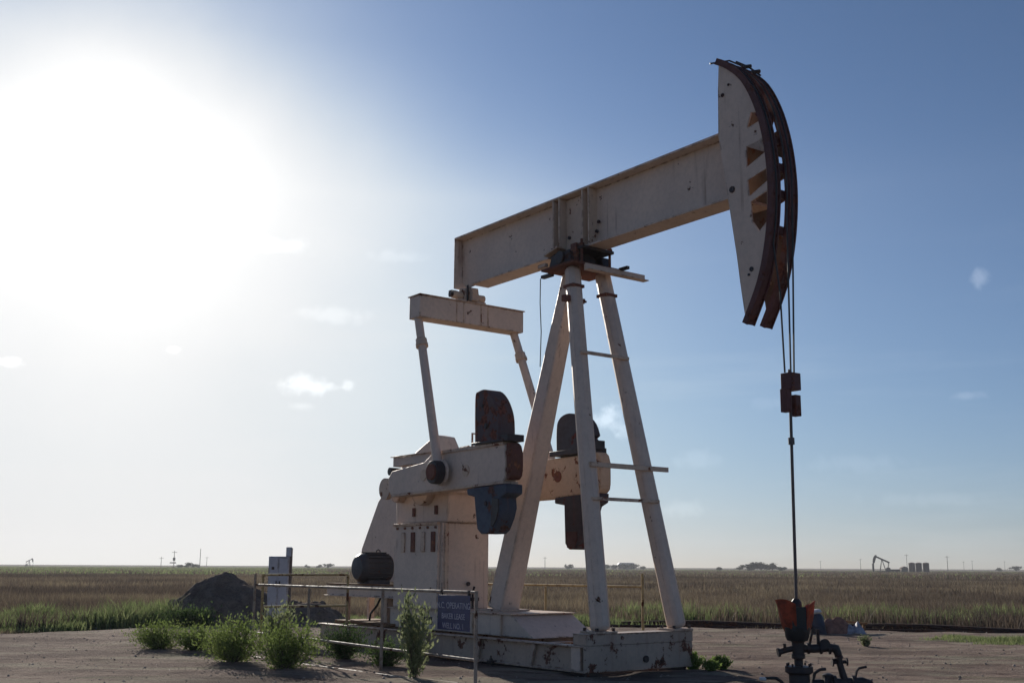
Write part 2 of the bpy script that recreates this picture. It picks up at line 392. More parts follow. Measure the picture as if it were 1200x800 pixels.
# wide plain of dry grassland out to the horizon
m, nt, p, out = newmat('plain_soil'); v = objvec(nt)
n1 = noise(nt, v, .02, 5); n2 = noise(nt, v, .0035, 4, .5, (1, 3.0, 1)); n3 = noise(nt, v, 1.2, 6, .7)
c = mix(nt, rng(nt, n1, .35, .65), (.15, .10, .07), (.20, .14, .095))
c = mix(nt, rng(nt, n2, .46, .60), c, (.085, .095, .05))
c = mix(nt, mth(nt, 'MULTIPLY', rng(nt, n3, .4, .7), .5), c, (.09, .065, .045))
nt.links.new(c, p.inputs['Base Color']); p.inputs['Roughness'].default_value = 1; p.inputs['Specular IOR Level'].default_value = 0
bump(nt, p, n3, .6, .1)
S = 30000
sheet('ground', [(-S, -S, 0), (S, -S, 0), (S, S, 0), (-S, S, 0)], [(0, 1, 2, 3)], m)
# bare dirt pad with low relief
def pad_edge(x):
    e = np.interp(x, [-60, -14, -11, -9.5, -7, 0, 5, 9, 12, 16, 60], [26.5, 27.2, 28.0, 30.2, 33.0, 33.2, 32.2, 31.6, 30.6, 29.4, 28])
    return e + .25*np.sin(x*1.7)+.15*np.sin(x*4.1+1)
def vnoise(x, y, f, seed):
    r = np.random.RandomState(seed); g = r.rand(256, 256); X = x*f+1000; Y = y*f+1000
    xi = np.floor(X).astype(int); yi = np.floor(Y).astype(int); fx = X-xi; fy = Y-yi; fx = fx*fx*(3-2*fx); fy = fy*fy*(3-2*fy)
    a = g[xi % 256, yi % 256]; b = g[(xi+1) % 256, yi % 256]; c_ = g[xi % 256, (yi+1) % 256]; d = g[(xi+1) % 256, (yi+1) % 256]
    return a*(1-fx)*(1-fy)+b*fx*(1-fy)+c_*(1-fx)*fy+d*fx*fy
def pad_h(x, y):
    h = .05*vnoise(x, y, .35, 1)+.035*vnoise(x, y, 1.1, 2)+.018*vnoise(x, y, 3.3, 3)
    for c0, wv in ((17.6, 1.0), (19.2, 1.0), (24.3, .7), (26.0, .7)):   # wheel ruts that cross the pad
        yc = c0+.9*np.sin(x*.13+c0)+.012*x*x*.6; h = h-.028*wv*np.exp(-((y-yc)/.22)**2)+.016*wv*np.exp(-((np.abs(y-yc)-.42)/.15)**2)
    return np.maximum(.034 + h*.8, .005)
xs = np.linspace(-34, 34, 341); ts = np.linspace(0, 1, 261)
gx, gt = np.meshgrid(xs, ts, indexing='ij'); e = pad_edge(gx); gy = -6+(e+6)*gt
gz = pad_h(gx, gy)*np.clip((1-gt)*18, 0, 1)+.004
N1, N2 = gx.shape
vv = np.stack([gx, gy, gz], -1).reshape(-1, 3).tolist()
ff = [(i*N2+j, (i+1)*N2+j, (i+1)*N2+j+1, i*N2+j+1) for i in range(N1-1) for j in range(N2-1)]
m, nt, p, out = newmat('pad_dirt'); v = objvec(nt)
a = noise(nt, v, .45, 6, .6); b = noise(nt, v, 2.6, 8, .7, (.6, 1.6, 1)); d = noise(nt, v, 18, 6, .7)
tr = noise(nt, v, .7, 6, .6, (.5, 1.4, 1))
c = mix(nt, rng(nt, a, .35, .65), (.175, .125, .105), (.38, .29, .235))
c = mix(nt, rng(nt, b, .5, .66), c, (.155, .105, .09))
c = mix(nt, mth(nt, 'MULTIPLY', rng(nt, tr, .50, .64), .8), c, (.38, .33, .25))
gr_ = noise(nt, v, .8, 7, .65, (.5, 1.5, 1)); c = mix(nt, mth(nt, 'MULTIPLY', rng(nt, gr_, .53, .66), .6), c, (.17, .165, .105))
c = mix(nt, mth(nt, 'MULTIPLY', rng(nt, d, .5, .75), .6), c, (.12, .085, .07))
def stain(c, cx0, cy0, r_, amt):
    vd = nt.nodes.new('ShaderNodeVectorMath'); vd.operation = 'DISTANCE'; nt.links.new(v, vd.inputs[0]); vd.inputs[1].default_value = (cx0, cy0, 0)
    dd = mth(nt, 'ADD', vd.outputs['Value'], mth(nt, 'MULTIPLY', mth(nt, 'SUBTRACT', b, .5), 2.2*r_))
    return mix(nt, mth(nt, 'MULTIPLY', rng(nt, dd, r_, r_*.45), amt), c, (.06, .045, .04))
for q in ((3.7, 15.1, 1.5, .75), (1.6, 16.9, 1.2, .6), (-6.9, 25.2, 1.6, .35), (6.3, 22.5, 1.1, .35), (-3.6, 16.0, 1.2, .4)): c = stain(c, *q)
nt.links.new(c, p.inputs['Base Color']); p.inputs['Roughness'].default_value = 1; p.inputs['Specular IOR Level'].default_value = .05
bump(nt, p, mth(nt, 'ADD', d, b), 1.0, .06)
o = sheet('dirt_pad', vv, ff, m)
o.data.polygons.foreach_set('use_smooth', [True]*len(o.data.polygons))

# ---------------------------------------------------------------- plants as many blades / leaves
def mesh_np(name, V, F, mat, tint=None, parent=None):
    # V (n,3), F (m,k)
    me = bpy.data.meshes.new(name); n, mm, k = len(V), len(F), F.shape[1]
    me.vertices.add(n); me.vertices.foreach_set('co', V.astype(np.float32).ravel())
    me.loops.add(mm*k); me.loops.foreach_set('vertex_index', F.astype(np.int32).ravel())
    me.polygons.add(mm); me.polygons.foreach_set('loop_start', np.arange(0, mm*k, k, dtype=np.int32)); me.polygons.foreach_set('loop_total', np.full(mm, k, dtype=np.int32))
    me.update(calc_edges=True)
    if tint is not None:
        at = me.attributes.new('tint', 'FLOAT', 'POINT'); at.data.foreach_set('value', tint.astype(np.float32))
    me.materials.append(mat)
    o = bpy.data.objects.new(name, me); COL.objects.link(o)
    if parent: o.parent = parent
    return o
def blades(px, py, pz, h, w, lean, r, tint):
    # one bent triangle pair per blade
    n = len(px); th = r.rand(n)*2*np.pi; la = r.rand(n)*2*np.pi; ln = lean*r.rand(n)*h
    dx, dy = np.cos(th)*w/2, np.sin(th)*w/2
    B0 = np.stack([px-dx, py-dy, pz], -1); B1 = np.stack([px+dx, py+dy, pz], -1)
    mx, my = px+np.cos(la)*ln*.35, py+np.sin(la)*ln*.35
    M0 = np.stack([mx-dx*.8, my-dy*.8, pz+h*.55], -1); M1 = np.stack([mx+dx*.8, my+dy*.8, pz+h*.55], -1)
    T = np.stack([px+np.cos(la)*ln, py+np.sin(la)*ln, pz+h], -1)
    V = np.stack([B0, B1, M1, M0, T], 1).reshape(-1, 3)
    i = np.arange(n)[:, None]*5
    F = np.concatenate([i+[0, 1, 2], i+[0, 2, 3], i+[3, 2, 4]], 0)
    return V, F, np.repeat(tint, 5)
def field(name, n, r0, r1, hfun, w, mat, r, keep, azm=36, lean=.6, ntuft=7, spread=.12, label=None, tintf=None):
    rr = np.sqrt(r.rand(n)*(r1*r1-r0*r0)+r0*r0); az = (r.rand(n)*2-1)*RAD(azm)
    x, y = rr*np.sin(az), rr*np.cos(az)
    k = keep(x, y, r); x, y = x[k], y[k]
    hh = hfun(x, y); tt = tintf(x, y) if tintf else r.rand(len(x))
    X = np.repeat(x, ntuft)+r.randn(len(x)*ntuft)*spread; Y = np.repeat(y, ntuft)+r.randn(len(x)*ntuft)*spread
    H = np.repeat(hh, ntuft)*(.45+.75*r.rand(len(X))); T = np.clip(np.repeat(tt, ntuft)+r.randn(len(X))*.16, 0, 1)
    Wd = w*(.6+.8*r.rand(len(X)))
    V, F, T = blades(X, Y, np.zeros(len(X)), H, Wd, lean, r, T)
    o = mesh_np(name, V, F, mat, T)
    tag(o, label, 'grass', None, 'stuff'); return o
def behind(x, y, r): return y > pad_edge(x)+.1
def patch(x, y): return np.clip((vnoise(x, y, .035, 5)*.35+vnoise(x, y, .13, 6)*.35+vnoise(x, y, .5, 7)*.3-.5)*1.9+.42, 0, 1)
dry_t = lambda x, y: np.clip(patch(x, y*2)*1.1-.05, 0, 1)
field('dry_grass', 26000, 26, 62, lambda x, y: .26+.34*vnoise(x, y, .3, 8), .022, grass_dry, rs, behind, label='tall dry brown grass covering the plain behind the dirt pad', tintf=dry_t, ntuft=8, azm=38)
field('dry_grass', 36000, 58, 170, lambda x, y: .28+.3*vnoise(x, y, .12, 9), .05, grass_dry, rs, behind, label='brown dry grassland in the middle distance', tintf=dry_t, ntuft=7, spread=.3)
field('dry_grass', 36000, 160, 700, lambda x, y: .3+.25*vnoise(x, y, .03, 10), .16, grass_dry, rs, behind, label='faded brown grassland stretching to the horizon', tintf=dry_t, ntuft=6, spread=1.2)
def crop(x, y, r):
    az_ = np.degrees(np.arctan2(x, y)); return r.rand(len(x)) < np.clip((-7.5-az_)/4, .12, 1)*(.3+.7*vnoise(x, y, .008, 29))
field('green_crop_band', 26000, 200, 900, lambda x, y: .45+.3*vnoise(x, y, .03, 28), .3, grass_green, rs, crop, label='dull green crop band along the horizon on the left', ntuft=6, spread=1.5)
# green weeds along the near edge of the field
def gkeep_l(x, y, r):
    e = pad_edge(x); d = y-e
    dens = np.where(x < -8.6, np.clip(1.25-d/6.5, 0, 1), 0)
    return (d > -1.1*vnoise(x, y, 1.1, 71)-.1) & (d < 8) & (r.rand(len(x)) < dens*(.35+vnoise(x, y, .7, 12)))
field('green_weed_strip', 60000, 25, 40, lambda x, y: .12+.65*vnoise(x, y, .7, 13)**1.3, .03, grass_green, rs, gkeep_l, label='strip of tall green weeds along the left edge of the dirt pad', azm=38, lean=.8)
def gkeep_r(x, y, r):
    e = pad_edge(x); d = y-e
    return (x > 3.5) & (d > -.1) & (d < 9) & (r.rand(len(x)) < np.clip((vnoise(x*.7, y, .38, 21)-.50)*4, 0, 1)*np.clip(1.2-d/9, 0, 1))
field('green_grass_patches', 46000, 27, 44, lambda x, y: .22+.4*vnoise(x, y, .8, 14), .026, grass_green, rs, gkeep_r, label='green grass patches among the dry grass behind the rusty pipeline', azm=38)
def gkeep_c(x, y, r):
    e = pad_edge(x); d = y-e
    return (x > -7) & (x < 4) & (d > -2.2) & (d < 2.5) & (r.rand(len(x)) < np.clip((vnoise(x, y, .5, 33)-.35)*3, 0, 1))
field('low_green_verge', 30000, 27, 40, lambda x, y: .12+.25*vnoise(x, y, .8, 15), .022, grass_green, rs, gkeep_c, label='low green and straw verge seen between the pump legs', azm=20)
# low green patch at the right edge of the pad
def gkeep_p(x, y, r):
    d = ((x-11.2)/2.3)**2+((y-25.2)/1.9)**2
    return (d+vnoise(x, y, 1.2, 16)*.9+r.rand(len(x))*.3 < 1.15)
field('low_green_patch', 60000, 20, 29, lambda x, y: .06+.16*vnoise(x, y, 1.1, 17), .02, grass_green, rs, gkeep_p, label='low patch of green grass on the dirt at the right edge', azm=32, spread=.06, ntuft=6)
# straw litter on the pad
field('straw_litter', 9000, 12, 31, lambda x, y: .02+.04*vnoise(x, y, .9, 18), .012, grass_dry, rs,
      lambda x, y, r: (y < pad_edge(x)-.2) & (vnoise(x, y, .55, 19) > .56), label='short straw stubble scattered over the bare dirt pad', lean=1.6, spread=.15, ntuft=5)
field('edge_litter', 26000, 22, 34, lambda x, y: .04+.16*vnoise(x, y, 1.3, 61), .018, grass_dry, rs,
      lambda x, y, r: (pad_edge(x)-y > -.5) & (pad_edge(x)-y < 3.2) & (r.rand(len(x)) < np.clip((vnoise(x, y, .6, 62)-.45)*3, 0, 1)*np.exp(-np.maximum(pad_edge(x)-y, 0)/1.1)), label='ragged dead tufts and litter along the far edge of the dirt pad', lean=1.3, spread=.12, ntuft=6)
# gravel
n = 2600; az = (rs.rand(n)*2-1)*RAD(34); rr = np.sqrt(rs.rand(n)*(31**2-11**2)+11**2)
x, y = rr*np.sin(az), rr*np.cos(az); k = y < pad_edge(x)-.3; x, y = x[k], y[k]; n = len(x)
sz = .008+.022*rs.rand(n)**3+.004; base = np.array([(1, 0, 0), (-.5, .87, 0), (-.5, -.87, 0), (.15, .1, .9), (.6, .5, .35), (-.6, .2, .4)])
F0 = np.array([(0, 4, 3), (1, 3, 4), (0, 1, 4), (1, 5, 3), (2, 3, 5), (1, 2, 5), (2, 0, 3)])
V = base[None]*(sz[:, None, None])*(.7+.6*rs.rand(n, 6, 1)); th = rs.rand(n)*6.28
ca, sa = np.cos(th)[:, None], np.sin(th)[:, None]
V = np.stack([V[..., 0]*ca-V[..., 1]*sa, V[..., 0]*sa+V[..., 1]*ca, V[..., 2]], -1)+np.stack([x, y, pad_h(x, y)+.004], -1)[:, None]
stone = plain('pad_stone', (.30, .24, .20), .9, 0, .4)
o = mesh_np('gravel', V.reshape(-1, 3), (np.arange(n)[:, None, None]*6+F0[None]).reshape(-1, 3), stone)
tag(o, 'loose small stones scattered over the dirt pad', 'gravel', None, 'stuff')

def bush(name, x, y, w, d, h, nleaf, mat, label, group, leaf=.032, upright=.0, seed=1, cat='bush', nst=26):
    nleaf = int(nleaf*1.6); nst = int(nst*1.9)
    if not upright: w *= 1.2; d *= 1.2
    r = np.random.RandomState(seed); root = empty(name, (x, y, float(pad_h(np.array([x]), np.array([y]))[0])))
    tag(root, label, cat, group)
    # stems radiate out from the base; leaves sit along them
    st = MB(); P = []; D = []
    for i in range(nst):
        a = r.rand()*6.28; rad = r.rand()**.6*(.78+.2*math.sin(3*a+seed)+.14*math.sin(5*a+2*seed)); el = (1-rad*.75)
        tip = np.array([np.cos(a)*rad*w/2, np.sin(a)*rad*d/2, h*(.30+.66*math.sqrt(max(0, 1-rad*rad*.92)))*(.50+.42*r.rand())])
        if upright: tip[:2] *= (1-.35*upright)
        mid = tip*np.array([.6, .6, .42])+r.randn(3)*.02*h
        pts = [np.array([tip[0]*.08, tip[1]*.08, -.02]), mid, tip]
        st.tube([tuple(q) for q in pts], [.006, .004, .002], 4)
        nl = nleaf//nst
        for k in range(nl):
            t = .12+.88*r.rand()**.8
            q = (pts[0]*(1-t)**2+2*mid*t*(1-t)+tip*t*t)+r.randn(3)*np.array([w, d, h])*(.075 if not upright else .045)*(.5+t)
            q[2] = max(q[2], .01); P.append(q)
    st.build('stem', bark, root)
    P = np.array(P); n = len(P)
    out_ = P*np.array([1/w, 1/d, .6/h]); out_ /= np.linalg.norm(out_, axis=1)[:, None]+1e-6
    ax = out_+r.randn(n, 3)*.7; ax[:, 2] += .5+upright; ax /= np.linalg.norm(ax, axis=1)[:, None]
    sd_ = np.cross(ax, r.randn(n, 3)); sd_ /= np.linalg.norm(sd_, axis=1)[:, None]+1e-6
    L = leaf*(.6+.9*r.rand(n))[:, None]
    V = np.stack([P-ax*L*.5, P+sd_*L*.28, P+ax*L*.9, P-sd_*L*.28], 1).reshape(-1, 3)
    F = np.arange(n)[:, None]*4+np.array([0, 1, 2, 3])
    cl = vnoise(P[:, 0]*4/w, P[:, 1]*4/w+P[:, 2]*3/h, 1.3, seed+40)
    T = np.clip(.2+.6*cl+r.randn(n)*.13, 0, 1)
    mesh_np('foliage', V, F, mat, np.repeat(T, 4), root)
    return root
G = 'green weeds growing on the dirt pad'
bush('weed_bush', -6.55, 22.0, 1.15, .9, .62, 2600, weed_green, 'low rounded green weed bush on the dirt, leftmost on the pad', G, seed=1)
bush('weed_bush', -5.75, 21.5, .95, .8, .50, 2000, weed_green, 'low green weed bush just right of the leftmost pad bush', G, seed=2)
bush('weed_bush', -5.05, 20.6, .75, .7, .52, 1600, weed_green, 'small green weed bush behind the broad bush left of the fence corner', G, seed=3)
bush('weed_bush', -4.45, 18.9, 1.15, .95, .80, 3000, weed_green, 'broad bright green weed bush just left of the tan fence corner', G, seed=4)
bush('weed_bush', -3.45, 17.9, 1.15, .9, .86, 3200, weed_green, 'dense dark green weed bush under the left end of the near railing', G, seed=5)
bush('tall_weed', -4.15, 21.0, 1.1, .8, 1.05, 1000, weed_pale, 'taller pale green weed behind the railing in front of the grey cabinet', G, leaf=.045, upright=.5, seed=6, nst=14)
bush('tall_weed', -1.33, 16.35, .95, .8, 1.42, 950, weed_pale, 'tall pale upright weed growing through the near railing beside the blue sign', G, leaf=.05, upright=.55, seed=7, nst=12)
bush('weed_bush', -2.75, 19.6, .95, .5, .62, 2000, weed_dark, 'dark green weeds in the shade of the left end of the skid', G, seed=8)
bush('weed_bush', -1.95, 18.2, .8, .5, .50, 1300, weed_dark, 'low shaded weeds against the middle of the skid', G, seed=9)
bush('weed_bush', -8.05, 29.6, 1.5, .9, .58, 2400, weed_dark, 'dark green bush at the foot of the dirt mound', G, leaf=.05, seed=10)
bush('weed_bush', 7.1, 23.4, .26, .26, .26, 320, weed_pale, 'tiny lone olive weed on bare dirt right of the wellhead', G, leaf=.03, seed=11)
for i, (x, y, w, h, lb) in enumerate(((2.78, 18.0, .46, .30, 'low bright green weed touching the right end of the skid'), (3.20, 17.9, .42, .24, 'low green weed between the skid corner and the wellhead, nearest the wellhead'),
                         (2.98, 17.5, .36, .18, 'low green weed in front of the other two beside the skid corner'))):
    bush('weed_bush', x, y, w, w*.8, h, 1100, grass_bright, lb, 'green clumps beside the skid corner', leaf=.032, upright=.5, seed=20+i, nst=26)

# ---------------------------------------------------------------- dirt mound
gxs = np.linspace(-3.1, 2.6, 110); gys = np.linspace(-2.2, 2.2, 80)
X, Y = np.meshgrid(gxs, gys, indexing='ij')
h1 = 1.36*np.clip(1-np.abs(X+.15)**1.25/2.45-np.abs(Y)**1.5/2.6, -.2, 1)
h2 = .72*np.clip(1-((X-1.6)/1.05)**2-(Y/1.4)**2, -.2, 1)
h3 = .42*np.clip(1-((X+2.25)/.75)**2-((Y+.3)/.9)**2, -.2, 1)
Z = np.maximum(np.maximum(h1, h2), h3)
Z = np.where(Z > 0, Z*(.93+.14*vnoise(X, Y, 1.5, 51))+.16*(vnoise(X, Y, 2.6, 52)-.5)+.19*(vnoise(X, Y, 6, 53)-.5)+.07*(vnoise(X, Y, 16, 54)-.5), Z)-.03
V = np.stack([X*1.22, Y, Z], -1).reshape(-1, 3); A, B = X.shape
F = np.array([(i*B+j, (i+1)*B+j, (i+1)*B+j+1, i*B+j+1) for i in range(A-1) for j in range(B-1)])
m, nt, p, out = newmat('mound_earth'); v = objvec(nt)
a = noise(nt, v, 3, 8, .7); b = noise(nt, v, 16, 6, .7)
c = mix(nt, rng(nt, a, .36, .64), (.16, .115, .09), (.26, .20, .165)); c = mix(nt, mth(nt, 'MULTIPLY', rng(nt, b, .52, .72), .7), c, (.06, .05, .048))
nt.links.new(c, p.inputs['Base Color']); p.inputs['Roughness'].default_value = 1; p.inputs['Specular IOR Level'].default_value = .05; bump(nt, p, mth(nt, 'ADD', a, b), 1, .06)
o = mesh_np('dirt_mound', V, F, m); o.location = (-7.55, 31.6, 0); o.data.polygons.foreach_set('use_smooth', [True]*len(o.data.polygons))
tag(o, 'heap of dark crumbly earth with a pointed top behind the fence corner', 'dirt mound')

# ---------------------------------------------------------------- THE PUMPJACK  (local x: towards the well, y: away from camera, z: up)
AX = RAD(37)
O = Vector((1.9142, 17.2961, 0)); Ud = Vector((math.sin(AX), -math.cos(AX), 0)); Vd = Vector((math.cos(AX), math.sin(AX), 0))
def Wp(u, v, z): return O+Ud*u+Vd*v+Vector((0, 0, z))
pj = empty('pumpjack', O, AX-math.pi/2)
tag(pj, 'large cream painted oil pumpjack with rust patches and maroon curved horsehead, nearest machine', 'pumpjack')

# concrete pad + skid
MB().box(-8.0, -2.65, -.85, .85, .0, .128).build('foundation', darksteel, pj, .01)  # concrete coloured near-black to stand for the shade below the skid
sk = MB()
for v0 in (-1.0, 1.0): sk.ibeam((-8.1, v0, .315), (-.02, v0, .315), .18, .37, .022, .016)
for u0 in (-7.9, -6.6, -5.2, -3.9, -2.7, -1.5): sk.ibeam((u0, -.99, .31), (u0, .99, .31), .14, .30, .016, .012, side=(1, 0, 0))
sk.box(-.02, .0, -1.09, 1.09, .13, .5)
sk.box(-.4, -.02, -1.085, 1.085, .478, .497)
skid = sk.build('skid', skid_paint, pj, .004)
for u0, t in ((-6.9, 0), (-5.7, 0), (-4.2, 0), (-2.65, 0.03), (-1.25, .06), (-.22, 0)):
    MB().beam((u0-t, -1.05, .155), (u0+t, -1.05, .475), .03, .085 if u0 < -.5 else .2).build('rib', skid_paint if u0 < -.5 else cream, skid)
for u0 in (-7.0, -4.9, -2.2): # anchor bolts clamped at the skid foot
    b = MB(); b.box(u0-.06, u0+.06, -1.16, -1.05, .13, .17); b.cyl((u0, -1.12, .02), (u0, -1.12, .24), .014, n=8); b.cyl((u0, -1.12, .17), (u0, -1.12, .20), .028, n=6); b.build('anchor_clamp', darksteel, skid)
b = MB()
for zz in (.28,): b.cyl((-.0, .1, zz), (.03, .1, zz), .05, n=14); b.cyl((0, .42, zz-.05), (.03, .42, zz-.05), .03, n=12)
b.build('pull_hole_cover', darksteel, skid)

MB().beam((-2.6, 0, .066), (-.06, 0, .066), 2.02, .125).build('skid_shade_block', darksteel, skid, .004)  # dark block added under the skid front in place of its shade
# raised sub-base under gearbox and rear leg, end slopes down
sb = MB(); sb.prism([(-6.1, .503), (-6.1, .84), (-2.35, .84), (-1.75, .503)], -.62, .66)
subb = sb.build('sub_base', cream, pj, .006)
b = MB(); b.box(-6.16, -2.3, -.66, .7, .842, .862); b.build('top_plate', cream_worn, subb, .003)
b = MB(); b.box(-4.98, -4.66, -.628, -.624, .60, .73); b.build('hole_shade_plate', black_rubber_shade, subb)  # flat black plate painted in for the darkness of an opening
b = MB()
for u0 in (-5.3, -3.4, -2.6): b.box(u0, u0+.025, -.66, -.622, .505, .84)
b.build('gusset', cream_worn, subb)
# pedestal, with a louvred guard panel on its near face
ped = MB().box(-6.0, -4.5, -.54, .48, .864, 2.38).build('pedestal', cream, pj, .012)
lp = MB(); lp.box(-6.04, -4.56, -.60, -.542, .87, 2.36); panel = lp.build('side_panel', cream, ped, .006)
for k in range(4):
    u0 = -5.78+k*.34
    MB().prism([(u0, 1.86), (u0+.13, 1.86), (u0+.13, 2.22), (u0, 2.22)], -.625, -.602).build('louvre', rustmetal if k % 2 else cream_worn, panel, .01)
b = MB()
for k in range(6): b.cyl((-5.92+k*.26, -.63, 2.295), (-5.92+k*.26, -.60, 2.295), .022, n=8)
b.build('bolt_row', rustmetal, panel)
MB().box(-6.06, -4.54, -.63, -.56, 2.335, 2.385).build('top_lip', tanpaint, panel, .004)
b = MB(); b.box(-5.0, -4.85, -.12, .1, 0, .001)
MB().box(-4.498, -4.47, -.5, -.42, .87, 2.37).build('corner_angle', cream_worn, ped)
b = MB(); b.box(-4.498, -4.46, -.2, .25, 1.0, 1.06); b.cyl((-4.46, 0.0, 1.3), (-4.44, 0.0, 1.3), .04, n=12); b.build('fittings', darksteel, ped)
b = MB(); b.tube([(-4.45, .1, .87), (-4.45, .1, 1.15), (-4.40, .1, 1.25)], .02); b.build('drain_pipe', darksteel, ped)
# gear reducer
gb = MB(); gb.prism([(-6.15, 2.384), (-6.2, 2.9), (-6.0, 3.25), (-5.55, 3.46), (-4.75, 3.46), (-4.45, 3.2), (-4.38, 2.9), (-4.42, 2.384)], -.5, .44)
gbx = gb.build('gear_reducer', cream, pj, .03)
b = MB(); b.box(-6.28, -4.3, -.56, .5, 2.90, 2.96); b.build('split_flange', cream_worn, gbx, .006)
b = MB()
for s_, v0, v1 in ((0, -.66, -.5), (0, .44, .58)):
    b.cyl((-5.1, v0, 3.0), (-5.1, v1, 3.0), .30, n=24); b.cyl((-5.95, v0, 2.95), (-5.95, v1, 2.95), .17, n=20)
b.build('bearing_housing', cream_worn, gbx, .01)
b = MB()
for u0, z0 in ((-5.55, 2.6), (-4.8, 2.62)): b.box(u0, u0+.08, -.53, -.505, z0-.09, z0+.07)
b.build('cover_slot', rustmetal, gbx)
b = MB(); b.cyl((-5.4, 0, 3.46), (-5.4, 0, 3.6), .05, n=10); b.cyl((-4.9, 0.1, 3.46), (-4.9, .1, 3.52), .09, n=12); b.build('breather', darksteel, gbx)
MB().cyl((-5.1, -1.10, 3.1), (-5.1, 1.13, 3.1), .12, n=24).build('crankshaft', darksteel, pj)
b = MB(); b.lathe((-5.82, -.98, 3.02), [(.06, 0), (.2, 0), (.2, .09), (.06, .09)], 24, 'y'); b.build('brake_drum', cream_worn, pj)
b = MB(); b.cyl((-5.62, -1.0, 3.33), (-5.62, -.75, 3.33), .075, n=14); b.build('shaft_cap', darksteel, pj)
# flat guard plate above the inner end of the near crank
b = MB(); b.box(-5.63, -4.2, -.92, -.74, 3.42, 3.59); b.box(-5.66, -4.15, -.97, -.70, 3.59, 3.605); b.build('upper_guard_rail', cream, pj, .006)
MB().beam((-5.0, -.8, 3.42), (-5.0, -.62, 3.1), .08, .05, side=(1, 0, 0)).build('guard_bracket', darksteel, pj)

# cranks with weights
def crank(v0, v1, outer, near):
    UE = -1.86 if near else -1.98
    poly = [(-5.44, 2.96), (-5.47, 3.18), (-5.33, 3.31), (-4.25, 3.40), (-4.0, 3.53), (UE-.06, 3.55), (UE, 3.5), (UE, 2.98), (UE-.06, 2.93), (-3.2, 2.88), (-5.36, 2.87)]
    if not near: poly = [(u, z-(.04 if z > 3.2 else .09)) for u, z in poly]
    mat = cream if near else tanpaint
    cr = MB().prism(poly, v0, v1).build('crank_arm', mat, pj, .015)
    b = MB(); b.prism([(-4.0, 3.5), (-1.88, 3.52), (-1.88, 3.565), (-4.02, 3.555)], v0-.025, v1+.02); b.prism([(-5.3, 2.84), (-1.88, 2.9), (-1.88, 2.94), (-5.3, 2.885)], v0-.025, v1+.02)
    if near: b.build('flange_strip', cream_worn, cr)
    # rusted end block where the weights are bolted
    e = MB(); zt, zb = (3.58, 2.86) if near else (3.56, 2.74)
    e.prism([(UE+.005, zb+.1), (UE+.06, zb+.1), (UE+.13, zb+.16), (UE+.15, zb+.3), (UE+.15, zt-.2), (UE+.11, zt-.08), (UE+.05, zt-.03), (UE+.005, zt-.03)], v0+.02, v1-.01)
    e.cyl((UE+.09, v0-.03, zb+.25), (UE+.09, v1, zb+.25), .05, n=10); e.cyl((UE+.09, v0-.03, zt-.2), (UE+.09, v1, zt-.2), .05, n=10)
    e.build('end_block', rustmetal if near else tanpaint, cr, .012)
    b = MB()
    for u0 in (-3.55, -4.25, -2.95):
        b.cyl((u0, v0-.012, 3.17), (u0, v1+.012, 3.17), .10 if u0 != -3.55 else .14, n=18)
    b.build('pin_bore', rustmetal if not near else cream_worn, cr)
    return cr
cn_ = crank(-1.12, -.86, -1, True); cf_ = crank(.86, 1.12, 1, False)
top = smoothcurve([(-2.64, 3.57), (-2.65, 4.34), (-2.57, 4.45), (-2.36, 4.46), (-2.18, 4.34), (-2.04, 4.14), (-1.97, 3.92), (-1.96, 3.57)], 3)
w1 = MB().prism(top, -1.17, -.84).build('counterweight', weight_dark, pj, .02)
b = MB(); b.box(-2.72, -1.86, -1.18, -.83, 3.57, 3.61); b.box(-1.95, -1.74, -1.16, -.83, 3.57, 3.68); b.cyl((-2.3, -1.20, 3.85), (-2.3, -1.16, 3.85), .05, n=10); b.cyl((-2.42, -1.19, 4.2), (-2.42, -1.16, 4.2), .03, n=8)
b.build('bolt_clamp', darksteel, w1, .008)
bot = [(-2.86, 2.86), (-1.76, 2.89), (-1.76, 2.74), (-1.92, 2.68), (-1.90, 2.52), (-1.96, 2.36), (-2.08, 2.18), (-2.18, 2.12), (-2.44, 2.12), (-2.55, 2.2), (-2.60, 2.47), (-2.64, 2.72), (-2.84, 2.76)]
w2 = MB().prism(bot, -1.17, -.84).build('counterweight', weight_blue, pj, .02)
b = MB(); b.prism([(-2.12, 2.70), (-1.95, 2.66), (-1.94, 2.5), (-2.0, 2.34), (-2.1, 2.22), (-2.16, 2.24)], -1.185, -1.165); b.cyl((-2.3, -1.19, 2.6), (-2.3, -1.165, 2.6), .04, n=8); b.build('edge_plate', darksteel, w2, .005)
topf = smoothcurve([(-2.95, 3.56), (-2.95, 4.0), (-2.88, 4.18), (-2.68, 4.26), (-2.42, 4.22), (-2.22, 4.06), (-2.12, 3.84)], 3)+[(-2.2, 3.8), (-2.14, 3.75), (-2.14, 3.56)]
w3 = MB().prism(topf, .82, 1.15).build('counterweight', weight_black, pj, .02)
b = MB(); b.box(-3.12, -2.0, .80, 1.17, 3.53, 3.62); b.box(-2.14, -1.96, .8, 1.1, 3.58, 3.74); b.build('bolt_clamp', darksteel, w3, .008)
botf = [(-3.0, 2.8), (-1.92, 2.84), (-1.94, 2.68), (-2.1, 2.62), (-2.2, 2.4), (-2.34, 2.0), (-2.42, 1.90), (-2.62, 1.90), (-2.72, 2.0), (-2.74, 2.66), (-3.0, 2.7)]
w4 = MB().prism(botf, .82, 1.15).build('counterweight', weight_black, pj, .02)
b = MB(); b.prism([(-2.64, 1.93), (-2.44, 1.93), (-2.38, 2.06), (-2.38, 2.2), (-2.66, 2.2)], .80, .819); b.build('red_end', maroon, w4)
